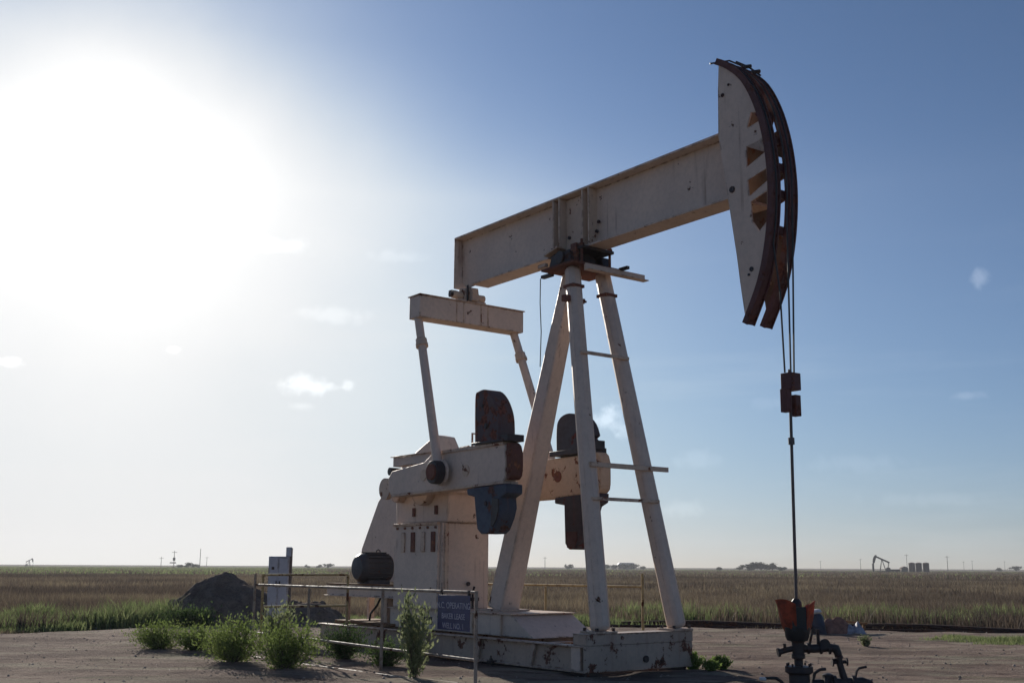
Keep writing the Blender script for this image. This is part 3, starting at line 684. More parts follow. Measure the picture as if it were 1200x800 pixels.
# ladder-like rack bracket on the near crank
b = MB(); b.tube([(-2.95, -1.0, 3.55), (-2.95, -1.0, 3.80), (-2.7, -1.0, 3.76)], .018, 6); b.tube([(-3.3, -1.0, 3.57), (-3.05, -1.0, 3.58)], .03, 6); b.build('rack_bracket', cream_worn, pj)

# pitman arms, wrist pins, equalizer
for v0, vt in ((-1.28, -1.08), (1.30, 1.11)):
    pt = MB(); pt.cyl((-3.55, v0, 3.25), (-4.60, vt, 6.05), .085, .078, n=16)
    P = pt.build('pitman_arm', cream, pj)
    c0 = Vector((-3.55, v0, 3.25)); d = (Vector((-4.60, vt, 6.05))-c0); c0 = c0+d*.80
    b = MB(); b.cyl(c0, c0+d*.02, .115, n=14); b.cyl(c0+d*.02, c0+d*.05, .105, n=14); b.build('collar', cream_worn, P)
    b = MB(); b.lathe((-3.55, v0-.13, 3.17), [(.1, 0), (.19, 0), (.2, .03), (.2, .2), (.15, .24)], 24, 'y'); b.build('wrist_pin_bearing', darksteel, P, .006)
    b = MB(); b.lathe((-3.55, v0+.02, 3.17), [(.17, 0), (.225, 0), (.225, .05), (.17, .05)], 24, 'y'); b.build('bearing_ring', cream, P)
    b = MB(); b.lathe((-3.55, v0-.17, 3.17), [(.05, 0), (.13, 0), (.14, .04)], 20, 'y'); b.build('pin_cap', rustmetal, P)
eq = MB(); eq.box(-4.78, -4.42, -1.17, 1.21, 6.05, 6.46)
eqo = eq.build('equalizer', cream, pj, .012)
b = MB(); b.box(-4.81, -4.39, -1.19, 1.23, 6.462, 6.478); b.build('top_strip', cream_worn, eqo)
b = MB()
for v0 in (-.36, -.2, .2, .36): b.box(-4.79, -4.41, v0-.012, v0+.012, 6.055, 6.455)
b.build('stiffener', cream_worn, eqo)
tb = MB(); tb.box(-4.72, -4.46, -.30, .34, 6.478, 6.53); tb.prism([(-4.74, 6.53), (-4.46, 6.53), (-4.5, 6.76), (-4.70, 6.78)], -.12, .16); tb.cyl((-4.6, -.34, 6.62), (-4.6, .38, 6.62), .075, n=18)
tb.prism([(-4.5, 6.5), (-4.33, 6.5), (-4.38, 6.75), (-4.5, 6.78)], -.05, .1)
tbo = tb.build('tail_bearing', cream_worn, pj, .008)
b = MB(); b.cyl((-4.6, -.40, 6.62), (-4.6, -.34, 6.62), .05, n=12); b.cyl((-4.44, -.1, 6.5), (-4.44, -.1, 6.8), .02, n=8); b.box(-4.82, -4.72, -.28, -.14, 6.62, 6.74); b.build('bolts', darksteel, tbo)

# walking beam
wb = MB(); UB0, UB1 = -4.75, 2.35
wb.prism([(UB0, 6.90), (UB0, 7.745), (UB1, 7.745), (UB1, 6.775), (-4.05, 6.775), (-4.25, 6.80), (-4.55, 6.78), (-4.62, 6.80)], -.012, .012)
wb.box(UB0-.02, UB1, -.2, .2, 7.747, 7.78); wb.box(-4.20, UB1, -.2, .2, 6.745, 6.773)
wb.box(UB0-.02, UB0, -.2, .2, 6.78, 7.745)
wbo = wb.build('walking_beam', cream, pj, .003)
for u0 in (-1.78, -1.62, -1.02, -.86):
    MB().box(u0-.014, u0+.014, -.195, .195, 6.776, 7.744).build('web_stiffener', cream_worn, wbo)
MB().box(-1.60, -1.04, -.05, -.013, 6.79, 7.73).build('doubler_plate', cream_worn, wbo, .004)
b = MB()
for u0, z0 in ((-1.5, 7.05), (-1.15, 7.05), (-.8, 7.0), (-.75, 7.15)): b.cyl((u0, -.08, z0), (u0, -.05, z0), .03, n=8)
b.build('web_bolts', darksteel, wbo)
b = MB(); b.box(.9, 1.9, -.21, -.14, 7.4, 7.401)
# saddle bearing
cb = MB(); cb.box(-1.75, -.85, -.33, .36, 6.69, 6.742); cb.cyl((-1.3, -.46, 6.60), (-1.3, .48, 6.60), .11, n=20)
cb.prism([(-1.62, 6.47), (-1.0, 6.47), (-1.08, 6.68), (-1.54, 6.68)], -.42, -.24); cb.prism([(-1.62, 6.47), (-1.0, 6.47), (-1.08, 6.68), (-1.54, 6.68)], .26, .44); cb.prism([(-1.58, 6.5), (-1.04, 6.5), (-1.12, 6.7), (-1.5, 6.7)], -.1, .12)
cbo = cb.build('saddle_bearing', darksteel, pj, .01)
b = MB()
for u0 in (-1.68, -.92):
    for v0 in (-.29, .32): b.cyl((u0, v0, 6.42), (u0, v0, 6.86), .022, n=8); b.cyl((u0, v0, 6.74), (u0, v0, 6.79), .045, n=6)
b.box(-1.12, -.98, -.36, -.30, 6.5, 6.80)
b.build('saddle_bolts', rustmetal, cbo)
b = MB(); b.box(-1.86, -1.66, -.46, -.40, 6.52, 6.58); b.prism([(-1.7, 6.7), (-1.35, 6.78), (-1.35, 6.81), (-1.7, 6.73)], -.46, -.25); b.build('bracket', cream_worn, cbo)

# samson post
cap = MB(); cap.box(-1.72, -.88, -.5, .56, 6.43, 6.47); capo = cap.build('cap_plate', rustmetal, pj, .004)
b = MB(); b.box(-1.98, -1.72, -.3, -.22, 6.40, 6.45); b.box(-.9, -.7, .5, .56, 6.44, 6.49); b.build('clip', darksteel, capo)
leg1 = MB(); leg1.beam((-.13, -.66, .69), (-1.16, -.29, 6.43), .25, .25, .23, .22); L1 = leg1.build('samson_leg', cream, pj, .07)
leg2 = MB(); leg2.beam((-.13, .90, .69), (-1.16, .36, 6.43), .25, .25, .23, .22); L2 = leg2.build('samson_leg', cream, pj, .07)
leg3 = MB(); leg3.beam((-3.42, .02, .88), (-1.52, .02, 6.44), .40, .40, .24, .26); L3 = leg3.build('rear_leg', cream, pj, .03)
MB().box(-3.78, -3.06, -.28, .32, .864, .895).build('foot_plate', cream_worn, L3, .004)
for L, v0 in ((L1, -.66), (L2, .90)):
    MB().box(-.36, .02, v0-.2, v0+.2, .665, .695).build('foot_plate', cream_worn, L, .004)
    b = MB()
    for a_ in (-.16, .16): b.cyl((-.3, v0+a_, .69), (-.3, v0+a_, .74), .025, n=6); b.cyl((-.03, v0+a_, .69), (-.03, v0+a_, .74), .025, n=6)
    b.build('foot_bolt', darksteel, L)
    # welded dark seams and lugs near the top
for L, p0, p1, t in ((L1, Vector((-.13, -.66, .69)), Vector((-1.16, -.29, 6.43)), .94), (L2, Vector((-.13, .90, .69)), Vector((-1.16, .36, 6.43)), .93)):
    c0 = p0.lerp(p1, t); MB().beam(c0-Vector((0, .125, 0)), c0+Vector((0, .125, 0)), .05, .245, side=(0, 0, 1)).build('weld_band', rustmetal, L)
b = MB(); c0 = Vector((-.13, -.66, .69)).lerp(Vector((-1.16, -.29, 6.43)), .9)
b.cyl(c0+Vector((0, -.22, .0)), c0+Vector((0, .24, 0)), .02, n=8); b.cyl(c0+Vector((0, .16, 0)), c0+Vector((0, .19, 0)), .05, n=6); b.box(c0.x-.05, c0.x+.05, c0.y-.24, c0.y-.13, c0.z-.05, c0.z+.05)
b.build('through_bolt', rustmetal, L1)
# cross beam at the foot and rungs
cx = MB(); cx.box(-.30, .005, -1.04, 1.10, .503, .664); cx.box(-.31, .018, -1.05, 1.11, .655, .6645); cx.build('foot_beam', skid_paint, pj, .006)
def leg_at(z, near): # centre of a front leg at height z
    t = (z-.69)/(6.43-.69); a_, b_ = ((-.13, -.66), (-1.16, -.29)) if near else ((-.13, .90), (-1.16, .36))
    return a_[0]+(b_[0]-a_[0])*t, a_[1]+(b_[1]-a_[1])*t
for z0, over, ht in ((3.14, .28, .075), (2.62, -.05, .05), (4.94, -.02, .05)):
    u0, va = leg_at(z0, True); _, vb = leg_at(z0, False)
    MB().box(u0+.115, u0+.165, va-.08, vb+(.12+over if over > 0 else .05), z0-ht/2, z0+ht/2).build('rung', cream_worn, pj, .004)
b = MB(); b.box(-.90, -.86, -.26, 1.06, 6.33, 6.45); b.box(-.86, -.76, -.26, 1.06, 6.33, 6.345); b.build('top_angle_bar', cream, pj, .003)

# horsehead
arc = smoothcurve([(2.09, 8.88), (2.31, 8.73), (2.59, 8.44), (2.81, 8.0), (2.95, 7.48), (3.01, 6.95), (3.0, 6.45), (2.92, 5.92), (2.76, 5.40), (2.47, 4.87)], 5)
def offs(pts, d):
    o_ = []
    for i, p_ in enumerate(pts):
        a_ = pts[max(i-1, 0)]; b_ = pts[min(i+1, len(pts)-1)]; t = Vector((b_[0]-a_[0], b_[1]-a_[1])).normalized(); o_.append((p_[0]+t.y*d, p_[1]-t.x*d))
    return o_
inner = offs(arc, .06)
outline = [(2.12, 8.80)]+[p_ for p_ in inner if p_[1] < 8.68 and p_[1] > 5.0]+[(2.46, 4.93), (2.40, 5.35), (2.34, 5.86), (2.22, 6.69), (2.07, 7.71), (2.09, 8.4)]
holes = [[(2.61, 7.66), (2.69, 7.87), (2.80, 7.84), (2.83, 7.70)], [(2.58, 7.40), (2.90, 7.42), (2.91, 7.22), (2.57, 7.09)], [(2.58, 6.90), (2.92, 6.98), (2.93, 6.80), (2.60, 6.66)], [(2.62, 6.58), (2.92, 6.66), (2.90, 6.24), (2.76, 6.12), (2.64, 6.3)]]
hh = MB().prism(outline, -.245, -.222, holes).build('horsehead', cream, pj)
MB().prism(outline, .222, .245, holes).build('far_side_plate', plate_shade, hh)
for v0, v1 in ((-.26, -.10), (.10, .26)):
    r_ = MB(); n = len(arc); inn = offs(arc, .05)
    vs = [(p_[0], v, p_[1]) for p_, q in zip(arc, inn) for v, p_ in ((v0, p_), (v1, p_), (v1, q), (v0, q))]
    fs = [(4*i+a_, 4*i+(a_+1) % 4, 4*i+4+(a_+1) % 4, 4*i+4+a_) for i in range(n-1) for a_ in range(4)]+[(3, 2, 1, 0), (4*n-4, 4*n-3, 4*n-2, 4*n-1)]
    r_.add(vs, fs)
    # lips either side of the track and an inner web
    for a0, a1, d0, d1 in ((v0-.004, v0+.018, -.025, .07), (v1-.018, v1+.004, -.025, .07)):
        A0 = offs(arc, d0); B0 = offs(arc, d1)
        vs = [(pp[0], v, pp[1]) for p_, q in zip(A0, B0) for v, pp in ((a0, p_), (a1, p_), (a1, q), (a0, q))]
        r_.add(vs, fs)
    r_.build('cable_track', maroon, hh)
n = len(arc)
for idx in (5, 11, 16, 20, 24, 28, 33):
    c_ = offs(arc, .10)[idx]; c2 = offs(arc, .10)[min(idx+1, n-1)]
    d = Vector((c2[0]-c_[0], 0, c2[1]-c_[1])).normalized()
    MB().beam(Vector((c_[0], 0, c_[1]))-d*.07, Vector((c_[0], 0, c_[1]))+d*.05, .44, .05).build('cross_tie', maroon, hh)
b = MB(); b.beam((2.14, 0, 8.7), (2.25, 0, 8.7), .44, .03); b.beam((2.36, 0, 5.5), (2.55, 0, 5.5), .44, .04, side=(0, 1, 0)); b.beam((2.3, 0, 6.6), (2.6, 0, 6.6), .43, .04); b.build('inner_brace', cream_worn, hh)
b = MB(); b.cyl((2.18, -.26, 8.3), (2.18, -.24, 8.3), .03, n=8); b.cyl((2.3, -.26, 8.42), (2.3, -.24, 8.42), .02, n=8); b.cyl((2.30, -.26, 6.84), (2.30, -.24, 6.84), .05, n=8); b.cyl((2.6, -.258, 5.62), (2.6, -.24, 5.62), .035, n=8); b.cyl((2.55, -.258, 5.55), (2.55, -.24, 5.55), .02, n=8)
b.build('plate_bolt', darksteel, hh)
b = MB(); b.tube([(2.0, -.3, 8.84), (2.2, -.1, 8.87), (2.35, .05, 8.76)], .014, 6); b.tube([(2.15, .1, 8.93), (2.3, .2, 8.82), (2.5, .22, 8.62)], .014, 6)
for k in (4, 7): b.cyl((arc[k][0], .1, arc[k][1]+.03), (arc[k][0]+.05, .24, arc[k][1]+.07), .03, n=8)
b.build('cable_anchor', darksteel, hh)

# bridle, carrier bar and polished rod
UW = 2.97
for v0, u_top, z_top in ((-.17, 2.90, 5.9), (.05, 3.03, 6.3), (.17, 3.04, 6.9)):
    pts = [(u_top-.01 if z_top < 6 else p_[0]+.008, v0, p_[1]) for p_ in arc if p_[1] > z_top] if z_top > 6 else [(p_[0]+.008, v0, p_[1]) for p_ in arc if p_[1] > z_top]
    pts += [(UW+.02, v0*.85, 5.2 if z_top < 6 else 5.6), (UW, v0*.55, 4.15)]
    MB().tube(pts, .0125, 6).build('bridle_cable', cable_mat, pj)
cbm = MB(); cbm.box(UW-.09, UW+.09, -.08, .12, 3.92, 4.15); cbr = cbm.build('carrier_bar', maroon, pj, .008)
b = MB()
for k in range(4): b.cyl((UW+.09, -.05, 3.95+k*.055), (UW+.11, -.05, 3.95+k*.055), .018, n=8)
b.cyl((UW, .12, 3.99), (UW, .17, 3.99), .04, n=8); b.build('clamp_bolt', rustmetal, cbr)
MB().box(UW-.06, UW+.05, -.14, -.04, 3.62, 3.93).build('hanger_block', maroon, cbr, .006)
MB().box(UW-.05, UW+.06, .03, .14, 3.58, 3.86).build('hanger_block', maroon, cbr, .006)
rodm = MB(); rodm.cyl((UW, .0, 4.2), (2.92, .0, 1.0), .021, n=12); rodm.cyl((2.955, 0, 3.2), (2.953, 0, 3.29), .042, n=12); rodm.build('polished_rod', rod_mat, pj)
# service rope by the post
b = MB(); b.tube([(-2.05, -.25, 6.42), (-2.06, -.25, 6.0), (-2.03, -.25, 5.5), (-2.06, -.25, 4.9)], .009, 5); b.build('brake_cable', cable_mat, pj)
# motor platform, motor and belt guard
mp = MB()
for v0 in (-.52, .85): mp.ibeam((-8.8, v0, 1.11), (-6.05, v0, 1.11), .12, .20, .014, .01)
for u0 in (-8.74, -8.0, -7.1, -6.3): mp.box(u0-.03, u0+.03, -.5, .84, 1.03, 1.19)
mp.box(-8.1, -6.1, -.58, .6, 1.212, 1.225)
mpo = mp.build('motor_platform', cream, pj, .004)
MB().box(-8.75, -6.1, -.56, -.38, 1.227, 1.262).build('wooden_runner', wood_mat, mpo, .004)
for u0, v0, mt, w in ((-7.93, -.5, cream_worn, .07), (-7.93, .8, cream_worn, .07), (-6.45, -.45, tanpaint, .14), (-6.5, .8, cream_worn, .1)):
    MB().box(u0-w/2, u0+w/2, v0-w/2, v0+w/2, .503, 1.008).build('platform_post', mt, mpo, .004)
b = MB(); b.tube([(-7.0, -.3, 1.0), (-7.05, -.35, .85), (-7.2, -.4, .7), (-7.25, -.4, .51)], .022, 8); b.build('power_cable', black_rubber_shade, mpo)
MB().box(-8.0, -5.9, -.75, .2, .503, .56).build('timber_pad', wood_mat, mpo, .006)
mo = MB(); mo.lathe((-7.55, -.56, 1.57), [(.10, 0), (.22, .02), (.275, .09), (.285, .13), (.285, .66), (.27, .72), (.2, .76)], 32, 'y'); mo.box(-7.8, -7.3, -.38, .08, 1.227, 1.33)
moo = mo.build('electric_motor', motor_mat, pj)
b = MB()
for k in range(18):
    a_ = k/18*2*math.pi; c_, s_ = math.cos(a_), math.sin(a_)
    b.beam((-7.55+c_*.29, -.40, 1.57+s_*.29), (-7.55+c_*.29, .10, 1.57+s_*.29), .05, .014, side=(c_, 0, s_))
b.build('cooling_fins', motor_mat, moo)
b = MB(); b.box(-7.86, -7.80, -.3, -.05, 1.5, 1.68); b.build('terminal_box', motor_mat, moo, .01)
b = MB(); b.cyl((-7.55, .2, 1.57), (-7.55, .52, 1.57), .04, n=12); b.build('motor_shaft', darksteel, moo)
b = MB(); b.tube([(-7.55, -.1, 1.85), (-7.55, -.1, 1.91), (-7.55, -.06, 1.93), (-7.55, -.02, 1.91), (-7.55, -.02, 1.85)], .012, 6); b.build('lifting_eye', darksteel, moo)
gp = [(-9.05, 1.28), (-9.32, 1.62), (-9.25, 1.98), (-8.6, 2.96), (-7.85, 3.55), (-7.1, 3.92), (-6.55, 4.14), (-6.3, 4.18), (-6.0, 4.12), (-5.84, 3.9), (-5.7, 3.4), (-6.2, 2.5), (-6.9, 1.5), (-7.2, 1.28)]
bg_ = MB().prism(gp, .52, .72).build('belt_guard', cream, pj, .02)
MB().box(-9.0, -8.9, .55, .68, .0, 1.30).build('guard_stand', cream_worn, bg_, .004)

# ---------------------------------------------------------------- wellhead  (own axes: x right, y away)
WP = Wp(2.92, 0, 0)
wh = empty('wellhead', WP); tag(wh, 'dark iron wellhead with valves under an orange splash guard at the well', 'wellhead')
b = MB(); b.lathe((0, 0, -.02), [(.15, 0), (.13, .06), (.13, .3), (.175, .33), (.175, .40), (.1, .41)], 24); cs = b.build('casing_head', darksteel, wh)
b = MB()
for k in range(8):
    a_ = k/8*2*math.pi; b.cyl((.15*math.cos(a_), .15*math.sin(a_), .30), (.15*math.cos(a_), .15*math.sin(a_), .42), .013, n=6)
b.build('stud', darksteel, cs)
b = MB(); b.lathe((0, 0, .38), [(.055, 0), (.055, .09), (.085, .10), (.085, .15), (.075, .16), (.08, .3), (.095, .31), (.095, .35), (.065, .36), (.065, .39), (.1, .40), (.1, .44)], 20); b.build('pumping_tee', darksteel, wh)
b = MB(); b.lathe((0, 0, .80), [(.11, 0), (.13, .03), (.13, .17), (.10, .2), (.105, .28), (.07, .31), (.065, .38), (.035, .42)], 20); b.build('stuffing_box', darksteel, wh)
def flap(a0, a1, r0, r1, z0, z1, nm, sk_):
    mb = MB(); n = 12; m_ = 6; vs = []
    for t_ in (0, .012):
        for j in range(m_+1):
            for i in range(n+1):
                a_ = a0+(a1-a0)*i/n; f = j/m_; edge = abs(i/n-.5)*2
                rr_ = r0+(r1-r0)*f**.8+t_+.012*math.sin(i*1.3+j); z = z0+(z1-z0)*f-.10*f*edge**3+sk_*f*(i/n-.5)*.12
                vs.append((rr_*math.cos(a_), rr_*math.sin(a_), z))
    K = (n+1)*(m_+1); fs = []
    for j in range(m_):
        for i in range(n):
            q = j*(n+1)+i; fs += [(q, q+1, q+n+2, q+n+1), (K+q, K+q+n+1, K+q+n+2, K+q+1)]
    rim = [i for i in range(n+1)]+[j*(n+1)+n for j in range(1, m_+1)]+[m_*(n+1)+i for i in range(n-1, -1, -1)]+[j*(n+1) for j in range(m_-1, 0, -1)]
    fs += [(rim[k], K+rim[k], K+rim[(k+1) % len(rim)], rim[(k+1) % len(rim)]) for k in range(len(rim))]
    mb.add(vs, fs); return mb.build(nm, orange_pl, wh)
flap(RAD(105), RAD(255), .14, .25, .80, 1.20, 'splash_guard', 1)
flap(RAD(-65), RAD(75), .13, .23, .80, 1.18, 'splash_guard', -1)
b = MB(); b.lathe((-.01, -.02, .70), [(.13, 0), (.15, .05), (.16, .16), (.12, .2)], 20); b.box(-.10, .08, -.17, -.12, .82, 1.12); b.build('guard_shade_plug', black_rubber_shade, wh)  # black plug and plate stand in for shadow at the guard's front
# left side valve
b = MB(); b.tube([(-.06, 0, .60), (-.16, 0, .58), (-.25, -.02, .555)], .036, 10); b.cyl((-.24, -.02, .555), (-.27, -.02, .55), .055, n=10); b.cyl((-.17, 0, .58), (-.17, 0, .66), .02, n=8); b.build('side_valve', darksteel, wh)
# right arm, elbow, drop pipe
b = MB(); b.tube([(.06, 0, .60), (.2, 0, .60), (.42, 0, .615), (.48, 0, .60), (.505, 0, .54), (.52, 0, .42), (.55, 0, .3), (.58, 0, .19)], [.05, .055, .05, .06, .05, .042, .045, .05], 12)
for x0 in (.11, .27, .38): b.cyl((x0, 0, .60), (x0+.03, 0, .60), .07, n=12)
b.cyl((.50, 0, .50), (.51, 0, .47), .065, n=12); b.build('flow_arm', darksteel, wh)
b = MB(); b.lathe((.33, -.06, .66), [(.03, 0), (.065, 0), (.065, .03), (.03, .03)], 20, 'y'); b.tube([(.14, 0, .62), (.18, 0, .78), (.20, .01, .86)], .018, 8); b.cyl((.26, 0, .62), (.26, 0, .84), .022, n=10); b.build('gauge_stem', darksteel, wh)
b = MB(); b.cyl((.42, 0, .43), (.62, 0, .44), .022, n=8); b.cyl((.42, 0, .43), (.44, 0, .43), .05, n=10); b.cyl((.60, 0, .44), (.62, 0, .44), .05, n=10); b.build('valve_handle', darksteel, wh)
b = MB(); b.tube([(.15, 0, .17), (.5, 0, .18), (.8, 0, .2), (.88, 0, .17), (.92, 0, .08), (.93, 0, -.03)], [.05, .06, .055, .06, .05, .05], 12)
for x0 in (.30, .42, .66): b.cyl((x0, 0, .18), (x0+.04, 0, .18), .095, n=14)
b.lathe((.36, -.0, .18), [(.06, 0), (.07, .1), (.03, .12)], 14); b.build('flow_line', darksteel, wh)
b = MB(); b.tube([(.16, 0, .18), (.20, 0, .30), (.26, 0, .34), (.34, 0, .35)], .02, 8); b.tube([(.70, 0, .2), (.73, 0, .32), (.76, 0, .36), (.86, 0, .38)], .016, 8); b.build('lever', darksteel, wh)
b = MB(); b.tube([(-.16, 0, .12), (-.24, 0, .2), (-.30, 0, .235), (-.44, -.05, .24)], .02, 8); b.build('hose', black_rubber_shade, wh)
b = MB(); b.box(-.52, -.44, -.1, -.02, .21, .25); b.build('hose_end', white_pl, wh, .01)

# ---------------------------------------------------------------- railings
def railing(name, loc, rz, mat, posts, rails, label, group=None):
    root = empty(name, loc, rz); tag(root, label, 'railing', group)
    for x, y, z0, z1 in posts: MB().tube([(x, y, z0), (x+.004, y, (z0+z1)/2), (x, y, z1)], .025, 10).build('post', mat, root)
    for pts in rails: MB().tube(pts, .021, 10).build('rail', mat, root)
    return root
P0 = Vector((-.45, 15.24, 0)); P1 = Vector((-4.82, 21.89, 0)); FA = math.atan2(P1.y-P0.y, P1.x-P0.x)
nr = railing('pipe_railing', P0, FA, rail_tan, [(0, 0, 0, 1.29), (2.68, 0, 0, 1.25), (5.42, 0, 0, 1.23), (7.96, 0, 0, 1.45)],
        [[(0, 0, 1.27), (2.7, 0, 1.262), (5.4, 0, 1.255), (7.96, 0, 1.25)], [(-.03, -.02, .41), (2.7, -.03, .40), (5.4, -.03, .395), (8.25, -.03, .37)]],
        'long tan pipe railing along the near side of the pumpjack, carrying the blue sign')
# rear panel closing the end of the enclosure: runs away from the corner post
rp = railing('pipe_railing', (-4.72, 22.0, 0), math.atan2(.35, 1.6), rail_yellow, [(0.02, .0, 0, 1.45), (1.62, 0, 0, 1.44)],
        [[(0, 0, 1.43), (1.62, 0, 1.44)], [(0, 0, .84), (1.62, 0, .86)]],
        'short yellow-brown gate panel at the rear end of the pumpjack enclosure')
a0 = Wp(-2.25, 2.2, 0)
fr = railing('pipe_railing', a0, AX+math.pi/2, rail_yellow, [(0, 0, 0, 1.5), (2.72, 0, 0, 1.23), (5.4, 0, 0, 1.24), (8.1, 0, 0, 1.24)],
        [[(0, 0, 1.27), (8.1, 0, 1.24)], [(0, 0, .45), (8.1, 0, .42)]],
        'mustard yellow pipe railing on the far side of the pumpjack, seen between its legs')
# loose pipe on the ground in front
b = MB(); b.tube([(-4.4, 20.1, .06), (-3.36, 18.7, .06), (-1.41, 16.45, .06), (-.7, 15.75, .06)], .03, 8)
tag(b.build('ground_pipe', rail_tan), 'thin tan pipe lying on the dirt in front of the near railing', 'pipe')
# blue sign on the near railing
ts = .10; sx0, sx1 = .10, .93
sg = empty('well_sign', P0+Vector((math.cos(FA), math.sin(FA), 0))*(.515)+Vector((0, 0, .99)), FA+math.pi)
tag(sg, 'small dark blue sign with three pale lines of text hung on the near railing', 'sign')
MB().box(-.42, .42, .03, .036, -.225, .235)
plate = MB().box(-.425, .425, -.045, -.037, -.225, .235).build('sign_plate', sign_mat, sg, .002)
for body, z, s_ in (('N.C. OPERATING', .095, .115), ('BAKER LEASE', -.045, .105), ('WELL NO. 1', -.17, .105)):
    cu = bpy.data.curves.new('lettering', 'FONT'); cu.body = body; cu.size = s_; cu.align_x = 'CENTER'; cu.align_y = 'CENTER'; cu.extrude = .001
    to = bpy.data.objects.new('tmp', cu); COL.objects.link(to)
    dg = bpy.context.evaluated_depsgraph_get(); me = bpy.data.meshes.new_from_object(to.evaluated_get(dg)); bpy.data.objects.remove(to)
    me.name = 'lettering'; me.materials.clear(); me.materials.append(letter_mat)
    lo = bpy.data.objects.new('lettering', me); COL.objects.link(lo); lo.parent = plate
    lo.location = (0, -.0475, z); lo.rotation_euler = (math.pi/2, 0, 0)
b = MB()
for x0 in (-.36, .36): b.cyl((x0, -.05, .2), (x0, .0, .2), .008, n=6); b.box(x0-.012, x0+.012, -.036, -.0, .19, .30)
b.build('hanger', darksteel, sg)

# ---------------------------------------------------------------- electrical cabinet
ec = empty('control_cabinet', (-5.0, 25.0, 0), RAD(4)); tag(ec, 'pale grey two-door electrical cabinet on legs in front of the dirt mound', 'cabinet')
MB().box(-.23, .20, -.02, .26, .52, 1.80).build('housing', cabinet_mat, ec, .008)
for x0, x1 in ((-.225, -.017), (-.009, .195)):
    d_ = MB().box(x0, x1, -.045, -.022, .54, 1.775).build('door', cabinet_mat, ec, .004)
    MB().box(x1-.045 if x0 < -.1 else x0+.02, x1-.02 if x0 < -.1 else x0+.045, -.06, -.046, 1.15, 1.28).build('handle', darksteel, d_)
MB().box(-.16, -.10, -.05, -.0455, 1.52, 1.58).build('label_plate', darksteel, ec)
for x0 in (-.20, -.02, .16): MB().box(x0-.02, x0+.02, .0, .05, 0, .52).build('leg', cabinet_mat, ec)
MB().box(.12, .235, .08, .2, 1.80, 2.0).build('conduit_box', cabinet_mat, ec, .006)
MB().box(.19, .25, .10, .2, 0, 1.98).build('back_post', pole_mat, ec)

# ---------------------------------------------------------------- pipeline and rubbish on the right
b = MB(); pts = []
for i in range(26):
    x = -1.5+i*.75; pts.append((x, float(np.interp(x, [-2, 4.8, 8, 12.4, 18], [32.6, 31.3, 30.9, 28.9, 26.4]))+.06*math.sin(i*1.7), .13+.03*math.sin(i*.9)))
b.tube(pts, .07, 10); pl = b.build('pipeline', pipe_rust); tag(pl, 'long dark rusty pipeline lying along the edge of the field', 'pipeline')
for i in (5, 12, 19):
    p_ = Vector(pts[i]); MB().box(p_.x-.12, p_.x+.12, p_.y-.16, p_.y+.16, 0.01, p_.z-.05).build('support_block', wood_mat, pl)
b = MB(); pts2 = [(p_[0], p_[1]-.75+.05*math.sin(i), .09) for i, p_ in enumerate(pts) if 4 < i < 25]; b.tube(pts2, .035, 8)
tag(b.build('thin_pipe', pipe_rust), 'thinner rusty pipe lying just in front of the long pipeline', 'pipe')
JX, JY = 7.35, 27.9
bk = empty('plastic_drum', (JX+.03, JY-.1, 0)); tag(bk, 'dark blue plastic drum with white cap leaning in the rubbish heap', 'drum'); bk.rotation_euler = (RAD(-6), RAD(-9), 0)
b = MB(); b.lathe((0, 0, .03), [(.13, 0), (.15, .04), (.15, .2), (.158, .22), (.15, .24), (.15, .42), (.12, .5), (.07, .52)], 20); b.build('barrel', navy_pl, bk)
b = MB(); b.lathe((0.02, 0, .55), [(.10, 0), (.13, .03), (.10, .09), (.04, .11)], 16); b.build('cap', white_pl, bk)
def rag(name, loc, w, d, h, mat, label, cat, seed, parent=None):
    r = np.random.RandomState(seed); n_ = 26; g = np.linspace(-1, 1, n_); X, Y = np.meshgrid(g, g, indexing='ij')
    R = np.sqrt(X*X+Y*Y); Z = np.clip(1.12-R**3.2, 0, 1)*(.45+.75*vnoise(X+seed, Y, 2.2, seed))+.22*vnoise(X, Y+seed, 4.5, seed+1)*np.clip(1.2-R, 0, 1)
    X2 = X*w/2*(1+.18*np.sin(Y*5+seed)); Y2 = Y*d/2*(1+.18*np.cos(X*4+seed))
    V = np.stack([X2, Y2, Z*h], -1).reshape(-1, 3)
    F = np.array([(i*n_+j, (i+1)*n_+j, (i+1)*n_+j+1, i*n_+j+1) for i in range(n_-1) for j in range(n_-1)])
    o = mesh_np(name, V, F, mat); o.location = loc; s_ = o.modifiers.new('thick', 'SOLIDIFY'); s_.thickness = .008
    o.data.polygons.foreach_set('use_smooth', [True]*len(o.data.polygons)); tag(o, label, cat); return o
rag('crumpled_sheet', (JX+.42, JY+.1, .02), .70, .5, .42, brown_sheet, 'crumpled faded brown sheet heaped beside the blue drum', 'sheet', 3)
rag('crumpled_sheet', (JX-.28, JY+.05, .02), .34, .4, .42, brown_sheet, 'small brown crumpled sheet on the left end of the rubbish heap', 'sheet', 9)
rag('plastic_bag', (JX+.86, JY+.05, .08), .52, .4, .24, bluewhite, 'pale blue and white plastic bag slumped on the rubbish heap', 'bag', 5)
b = MB(); b.beam((-.35, 0, .38), (.5, .08, .30), .12, .05); b.beam((-.28, .05, 0), (-.26, .05, .36), .05, .05); b.beam((.42, .05, 0), (.42, .07, .30), .05, .05)
o = b.build('broken_board', wood_mat, loc=(JX+.78, JY+.35, 0)); tag(o, 'dark broken board propped behind the pale plastic bag', 'board')

